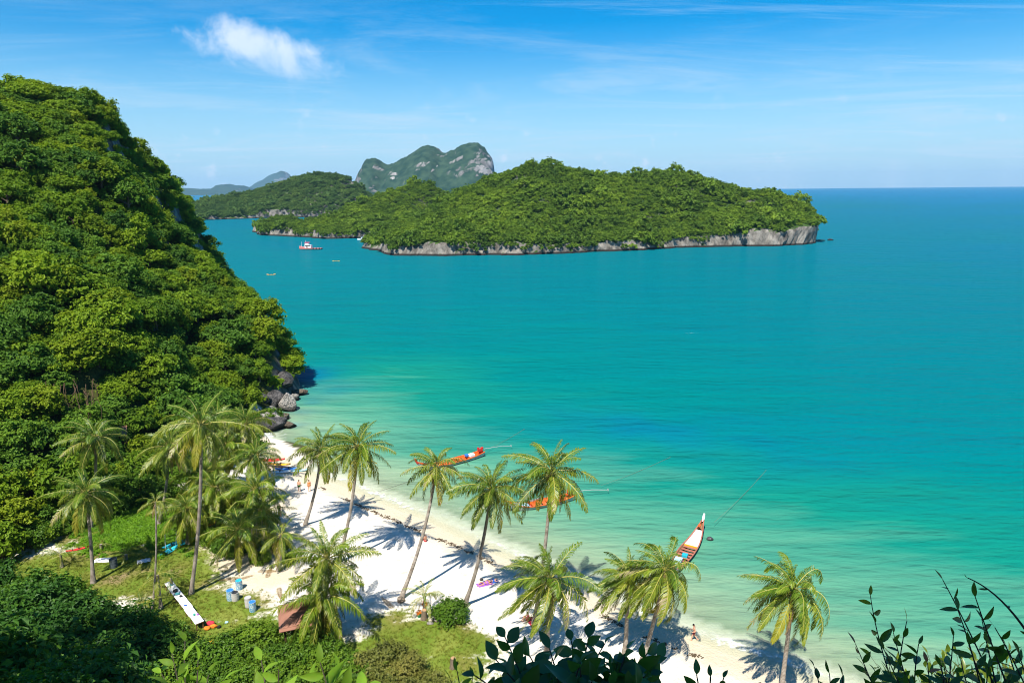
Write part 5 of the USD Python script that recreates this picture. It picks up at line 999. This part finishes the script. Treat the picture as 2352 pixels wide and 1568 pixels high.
for j, (px, py) in enumerate([(845, 1560), (890, 1535), (915, 1580), (950, 1548), (985, 1590), (870, 1600), (930, 1620), (1000, 1625), (850, 1640), (1060, 1640)]):
    shrub('sparse yellowish shrub at the edge of the lawn behind the dark branch', hit(px, py), rng.uniform(.85, 1.2), int(rng.integers(4)), M_DRYBUSH, 'yellowish_shrub', 'yellowish shrubs behind the dark branch')
G = 'trees on the shaded slope below the viewpoint'
for j, (px, py) in enumerate([(x + rng.uniform(-18, 18), y + rng.uniform(-12, 12)) for y, xs_ in ((1372, (-20, 40)), (1400, (10, 75, 130)), (1440, (-30, 35, 100, 165, 220)), (1480, (0, 60, 125, 190, 250, 290)), (1525, (-30, 30, 95, 155, 215, 275, 320)), (1575, (0, 65, 130, 190, 250, 305)), (1630, (-30, 40, 110, 180, 250, 310)), (1700, (0, 80, 160, 240, 320))) for x in xs_]):
    p = hit(px, py); shrub('dark leafy tree of the shaded slope ' + where(px, py, SLOPE), p, rng.uniform(1.1, 2.2), int(rng.integers(4)), M_SLOPE, 'slope_tree', 'slope trees ' + where(px, py, SLOPE), cat='tree')
# bushes at the foot of the headland, behind the lawn
G = 'round bushes at the foot of the headland'
for j, (px, py) in enumerate([(x + rng.uniform(-14, 14), y + rng.uniform(-9, 9)) for y, xs_ in ((1245, (-10, 45, 100)), (1215, (15, 70, 130, 170)), (1185, (0, 50, 110, 160, 215, 250)), (1155, (20, 80, 140, 190, 240, 285)), (1125, (0, 60, 120, 180, 230, 280, 320)), (1095, (30, 95, 160, 260, 310, 345)), (1062, (10, 70, 130, 290, 340)), (1030, (40, 110, 300, 350)), (1000, (330, 380, 420)), (1040, (400, 440, 480)), (1075, (385, 430, 470, 520)), (1105, (370, 410, 455)), (1010, (470, 520)), (985, (450, 500, 545)), (1040, (530, 560)), (1140, (340, 385))) for x in xs_]):
    p = stand(px, py); shrub('round-leaved thicket bush ' + where(px, py, FOOT), p, rng.uniform(1.3, 2.0), int(rng.integers(4)), M_BUSH, 'thicket_bush', 'thicket bushes ' + where(px, py, FOOT))
for j, (px, py, s_) in enumerate([(430, 1215, 1.0), (462, 1232, .8), (488, 1250, 1.0), (515, 1262, .9), (540, 1275, .8), (470, 1180, 1.1), (505, 1195, 1.0), (535, 1215, 1.0), (560, 1232, .9), (580, 1200, 1.0), (600, 1218, .8), (556, 1180, 1.1), (520, 1160, 1.1), (612, 1245, .7), (575, 1262, .7), (600, 1290, .7), (645, 1262, .7), (660, 1290, .6), (630, 1200, .6)]):
    shrub('low green undershrub ' + ['among the trunks in the middle of the grove', 'at the sandy edge of the grove'][px > 565], stand(px, py), s_, j % 4, M_BUSH, 'undershrub', ['undershrubs in the middle of the grove', 'undershrubs at the sandy edge of the grove'][px > 565])
# low growth
gcov = crown_mesh(610, 6, 60, .42, .20, .16, .22, .6); rr = np.random.default_rng(88); L_ = [(300, 1185, 6, 2.6), (250, 1200, 4, 2), (360, 1195, 5, 2.4), (410, 1225, 3.5, 2), (270, 1240, 3, 1.5), (330, 1225, 5, 2)]
q = np.vstack([at(px, py, 1.2)[:2] + rr.normal(0, 1, (170, 2)) * [rx * .55, ry * .9] for px, py, rx, ry in L_])
M_COVER = foliage('creeper_leaves', (0.06, 0.15, 0.010), (0.13, 0.27, 0.012), (0.20, 0.34, 0.02), .3, .5, .2, .3)
scatter('ground_cover', [gcov], [M_COVER], {'p': np.c_[q, land_z(q[:, 0], q[:, 1]) + .05], 'rz': rr.uniform(0, 6.28, len(q)), 's': rr.uniform(.6, 1.4, len(q))}, np.zeros(len(q), int), label='bright green creeping plants beside the sandy path', cat='ground cover')
def tuft(seed):
    r = np.random.default_rng(seed); n = 12; a = r.uniform(0, 6.28, n); l = r.uniform(.08, .17, n); b = np.stack([np.cos(a) * .05, np.sin(a) * .05, a * 0], 1); tip = b * (1 + r.uniform(.5, 2.2, n))[:, None] + np.stack([a * 0, a * 0, l], 1); w = np.stack([-np.sin(a), np.cos(a), a * 0], 1) * .014
    return np.stack([b - w, b + w, tip], 1).reshape(-1, 3), np.arange(3 * n).reshape(-1, 3), np.repeat(r.uniform(0, 1, n), 3)
gi = RegularGridInterpolator((ys, xs), g_grass, bounds_error=False, fill_value=0); X_, Y_ = rr.uniform(-62, 0, 60000), rr.uniform(40, 92, 60000)
pr = gi(np.stack([Y_, X_], -1)); k = (pr > .30 + rr.uniform(0, .45, len(X_))) & (shore_dist(X_, Y_) > 8); q = np.stack([X_[k], Y_[k]], 1); zq = land_z(q[:, 0], q[:, 1]); q = q[zq < 3.2][:26000]
M_GRASS = foliage('grass_blades', (0.07, 0.105, 0.012), (0.14, 0.175, 0.016), (0.24, 0.235, 0.04), .25, .6, .2, .25)
scatter('grass', [tuft(1), tuft(2), tuft(3)], [M_GRASS] * 3, {'p': np.c_[q, land_z(q[:, 0], q[:, 1]) - .01], 'rz': rr.uniform(0, 6.28, len(q)), 's': rr.uniform(.6, 1.5, len(q))}, rr.integers(0, 3, len(q)), label='short patchy grass of the lawn', cat='grass')
print('grass', len(q))
# hanging roots under the overhang of the headland
M_ROOT = plain('roots', (0.10, 0.065, 0.038), .9, .1, .25); o = thing('hanging_roots', label='brown hanging roots and bare stems under the headland foliage', cat='roots'); rg = np.random.default_rng(14)
for k in range(20):
    px = rg.uniform(95, 240); a = at_y(px, rg.uniform(868, 902), 91 - rg.uniform(0, 3)); b = at_y(px + rg.uniform(-16, 16), rg.uniform(925, 985), 88); q = np.linspace(0, 1, 7)[:, None]
    P = a + (b - a) * q + np.c_[np.cumsum(rg.normal(0, .10, (7, 2)), 0), np.zeros(7)]; obj('root', tube(P, np.linspace(.055, .02, 7), 5), M_ROOT, o, smooth=True)

# ------------------------------------------------------------------ the plants close to the viewpoint
def blade(n=6, wide=.45, tipp=1.25, fold=.25, curl=.30):
    t = np.linspace(0, 1, n); w = wide * .5 * np.sin(np.pi * np.clip(t, 0, 1) ** .85) ** .9 * (1 - .25 * t * (tipp - 1)); w[0] = .02; w[-1] = 0.004
    z = -curl * t ** 2; V = np.vstack([np.stack([t, -w, z + fold * w], 1), np.stack([t, w * 0, z], 1), np.stack([t, w, z + fold * w], 1)]); F = []
    for k in range(n - 1):
        for r in (0, 1): a, b = r * n + k, (r + 1) * n + k; F += [[a, a + 1, b + 1], [a, b + 1, b]]
    return V, np.array(F)


def leaf_mat(name, c, back, trans, rough=.35, spec=.45):
    return mat(name, {'oi': ('object_info', {}), 'r': ('rgb_ramp', {'ramp': [(0, tuple(np.array(c) * .65)), (.6, c), (1, tuple(np.array(c) * 1.45))]}), 'tc': ('texture_coordinate', {}), 'n': ('noise_texture', {'scale': 30.0, 'detail': 3.0}), 'v': ('mix', {'mix_type': 'multiply', 'fac': .35}),
                      'p': ('principled_bsdf', {'roughness': rough, 'specular_ior_level': spec}), 't': ('translucent_bsdf', {'color': back}), 'm': ('mix_closure', {'fac': trans})},
               [('oi.random', 'r.fac'), ('tc.object', 'n.vector'), ('r.color', 'v.color1'), ('n.color', 'v.color2'), ('v.color', 'p.base_color'), ('p.BSDF', 'm.closure1'), ('t.BSDF', 'm.closure2')], 'm.closure')


M_NEARDARK = leaf_mat('near_leaf_dark', (0.045, 0.125, 0.032), (0.10, 0.25, 0.02), .3); M_NEARTWIG = leaf_mat('near_twig_leaf', (0.055, 0.125, 0.022), (0.12, 0.27, 0.018), .3); M_NEARBRIGHT = leaf_mat('near_leaf_bright', (0.16, 0.285, 0.022), (0.30, 0.42, 0.02), .35, .55, .15)
M_TIP = leaf_mat('young_leaf', (0.16, 0.22, 0.02), (0.30, 0.38, 0.03), .4); M_ORTIP = leaf_mat('orange_young_leaf', (0.45, 0.16, 0.06), (0.5, 0.2, 0.08), .3); M_TWIG = plain('twig', (0.055, 0.045, 0.03), .8, .2, .2)


def near(px, py, d): return np.array([0, 0, CZ]) + view_dir(px, py) * d


def sprig(o, pts, rng, size, every, m, start=.25, blade_kw={}, tipm=None, updir=.5, r0=.006, spread=.8):
    """A stem with leaves set alternately along it, each leaf a part of its own."""
    pts = np.asarray(pts, float); q = np.linspace(0, 1, 14)[:, None]
    P = (1 - q) ** 2 * pts[0] + 2 * q * (1 - q) * pts[1] + q * q * pts[2]; obj('stem', tube(P, np.linspace(r0, r0 * .35, 14), 6), M_TWIG, o, smooth=True)
    L = np.linalg.norm(np.diff(P, axis=0), axis=1).sum(); n = max(2, int(L * (1 - start) / every)); D = unit(np.gradient(P, axis=0)); ph = rng.uniform(0, 6.28)
    for k in range(n + 1):
        u = start + (1 - start) * k / n; i = min(int(u * 13), 12); f = u * 13 - i; b = P[i] * (1 - f) + P[i + 1] * f; d = D[i]
        a = unit(np.cross(d, [0.3, .2, 1])); c = np.cross(d, a); th = ph + k * 2.5
        out = unit(a * math.cos(th) + c * math.sin(th)); ax = unit(out * spread + d * .55 + np.array([0, 0, rng.uniform(-.45, .25)])) if k < n else unit(d + out * .3)
        nr = unit(np.array([0, -.25, 1.0]) * updir + rng.normal(0, .45, 3)); sd = unit(np.cross(nr, ax)); nr = np.cross(ax, sd)
        s = size * rng.uniform(.7, 1.2) * (1 - .35 * max(0, u - .75) / .25); V, F = blade(6, **{**dict(curl=rng.uniform(.05, .45), fold=rng.uniform(.1, .5)), **blade_kw})
        W = b + (V[:, :1] * ax + V[:, 1:2] * sd + V[:, 2:] * nr) * s
        obj('leaf', (W, F), tipm if tipm is not None and k >= n - 1 else m, o, smooth=True)


rng = np.random.default_rng(55)
o = thing('near_branch', label='dark broad-leaved branch close to the viewpoint, at the bottom middle', cat='branch')
base = near(1310, 1800, 2.9)
TIPS = [(1160, 1462, 2.9), (1210, 1494, 3.0), (1262, 1488, 2.8), (1312, 1470, 2.9), (1352, 1464, 2.8), (1390, 1476, 3.0), (1440, 1490, 2.8), (1486, 1500, 2.9), (1510, 1510, 3.0), (1140, 1515, 2.8), (1090, 1550, 2.8)]
TIPS += [(rng.uniform(1150, 1500), rng.uniform(1515, 1600), rng.uniform(2.6, 3.1)) for _ in range(30)]
for px, py, d in TIPS:
    e = near(px, py, d); b0 = base + rng.normal(0, .05, 3); sprig(o, [b0, b0 * .45 + e * .55 + [0, 0, .05], e], rng, .102, .029, M_NEARDARK, .5, dict(wide=.6), spread=1.0, updir=.8)
o = thing('near_branch', label='small dark sprig at the bottom edge before the sand', cat='branch')
for px, py, d in [(1600, 1548, 2.9), (1632, 1552, 2.8), (1662, 1556, 2.9)]:
    e = near(px, py, d); b0 = near(1625, 1690, 2.9); sprig(o, [b0, b0 * .5 + e * .5, e], rng, .07, .04, M_NEARDARK, .5, dict(wide=.5))
o = thing('near_twigs', label='dark twiggy bush with small oval leaves at the bottom right corner', cat='bush')
B1, B2 = near(2150, 1830, 3.3), near(2330, 1820, 3.1)
for px, py, d, b, tm in [(1999, 1366, 3.4, B1, M_TIP), (2083, 1425, 3.5, B1, M_TIP), (2052, 1452, 3.3, B1, M_TIP), (2030, 1490, 3.2, B1, None), (2110, 1478, 3.3, B1, None), (2165, 1330, 3.2, B2, M_TIP), (2200, 1400, 3.1, B2, None), (2240, 1370, 3.0, B2, None), (2255, 1420, 3.2, B2, None), (2285, 1440, 3.0, B2, None), (2190, 1460, 3.2, B1, None), (2225, 1480, 3.0, B2, None), (2310, 1480, 3.1, B2, None), (2340, 1500, 3.0, B2, None), (1965, 1478, 3.3, B1, M_ORTIP), (1985, 1530, 3.2, B1, None), (2070, 1530, 3.1, B1, None), (2130, 1520, 3.2, B1, M_ORTIP), (2170, 1540, 3.0, B1, None), (2270, 1530, 3.0, B2, None), (1870, 1530, 3.3, near(1960, 1720, 3.3), None), (1905, 1545, 3.3, near(1970, 1720, 3.3), None), (1935, 1552, 3.2, near(1980, 1720, 3.2), None)] + [(rng.uniform(1990, 2352), rng.uniform(1500, 1580), rng.uniform(2.9, 3.5), (B1, B2)[k % 2], None) for k in range(14)]:
    e = near(px, py, d); b0 = b + rng.normal(0, .06, 3); sprig(o, [b0, b0 * .4 + e * .6 + [rng.uniform(-.06, .06), 0, -.03], e], rng, .072, .038, M_NEARTWIG, .42, dict(wide=.38, curl=.12), tm, r0=.0045)
P0, P1, P2 = near(2420, 1560, 3.0), near(2330, 1370, 3.0), near(2222, 1326, 3.0); sprig(o, [P0, P1, P2], rng, .03, .08, M_NEARTWIG, .3, dict(wide=.3), r0=.005)
o = thing('near_twigs', label='sunlit yellow-green leaves behind the dark twigs in the corner', cat='bush'); b = near(2270, 1900, 6.2)
for k in range(52):
    e = near(2010 + 6.7 * k + rng.uniform(-10, 10), rng.uniform(1490, 1590), rng.uniform(5.6, 6.6)); sprig(o, [b, b * .4 + e * .6, e], rng, .12, .09, M_TIP, .62, dict(wide=.42), r0=.004)
# sunlit sprigs rising from the slope on the left and in the middle
for lab, bx, tips, d0 in [('bright green sprig with big leaves over the bushes below the long table', 440, [(395, 1500), (425, 1470), (455, 1515), (480, 1545), (515, 1560), (370, 1545), (425, 1555)], 9.0), ('bright yellow-green sprig rising in front of the thicket by the hut', 640, [(600, 1515), (605, 1548), (640, 1535), (665, 1560), (585, 1568)], 7.5), ('bright curled leaves at the bottom edge below the hut', 760, [(735, 1520), (770, 1540), (800, 1560), (720, 1560), (845, 1572)], 7.2)]:
    o = thing('leafy_sprig', label=lab, cat='plant')
    for px, py in tips:
        e = near(px, py, d0 * rng.uniform(.95, 1.05)); b0 = near(bx + rng.uniform(-20, 20), 1690, d0); sprig(o, [b0, b0 * .5 + e * .5 + [0, 0, .1], e], rng, .25, .12, M_NEARBRIGHT, .35, dict(wide=.42, curl=.5), r0=.012)
o = thing('leafy_sprig', label='green low sprig beside the dark branch, above its lower leaves', cat='plant')
for px, py in [(1050, 1540), (1085, 1555), (1035, 1560)]:
    e = near(px, py, 5.0); b0 = near(1075, 1680, 5.0); sprig(o, [b0, b0 * .5 + e * .5, e], rng, .13, .09, M_NEARBRIGHT, .4, dict(wide=.42), r0=.008)
# an added tree, unseen, shaped to keep the near branches in shade
c1 = crown_mesh(901, 26, 230, 1.0, .42, .20, .36, .7); o = thing('overhanging_tree', matrix((0.1, -3.4, 38.8)), label='added unseen tree over the viewpoint, shading the dark branches', cat='tree')
obj('trunk', join([tube([[0, 0, -1.5], [.1, .2, 2.4], [0, 2.2, 4.9]], [.22, .17, .09], 9), tube([[0, 1.6, 4.2], [1.2, 2.6, 5.0], [2.4, 3.0, 5.3]], [.08, .06, .03], 7), tube([[0, 1.6, 4.2], [-1.0, 2.7, 5.0], [-1.8, 3.0, 5.2]], [.08, .06, .03], 7)]), M_BARK, o, smooth=True)
obj('crown', (c1[0] * [1.65, 1.35, 1.5] + [-.45, 3.05, 5.25], c1[1], c1[2]), M_SLOPE, o)

# added trees beside the viewpoint, unseen, put there to shade the left slope
c2 = crown_mesh(903, 34, 240, 5.0, 3.2, .45, 1.5, .8); SHADE = None
for k, (x, y, lab) in enumerate([(-24.5, 18.0, 'tall leafy tree beside the viewpoint shading the upper slope'), (-28, 23, 'tall leafy tree shading the middle of the slope'), (-40, 34, 'tall leafy tree farthest down beside the slope')]):
    zg = float(np.ravel(land_z(x, y))[0]); M = matrix((x, y, zg), k * 1.3, (1, 1, 1)); H = 31 - zg
    o = thing('tall_tree', M, label=lab, cat='tree'); obj('trunk', trunk_mesh(H, .32, 930 + k, 7, 3.2), M_BARK, o, smooth=True); obj('crown', (c2[0] + [0, 0, H + .5], c2[1], c2[2]), M_SLOPE, o)
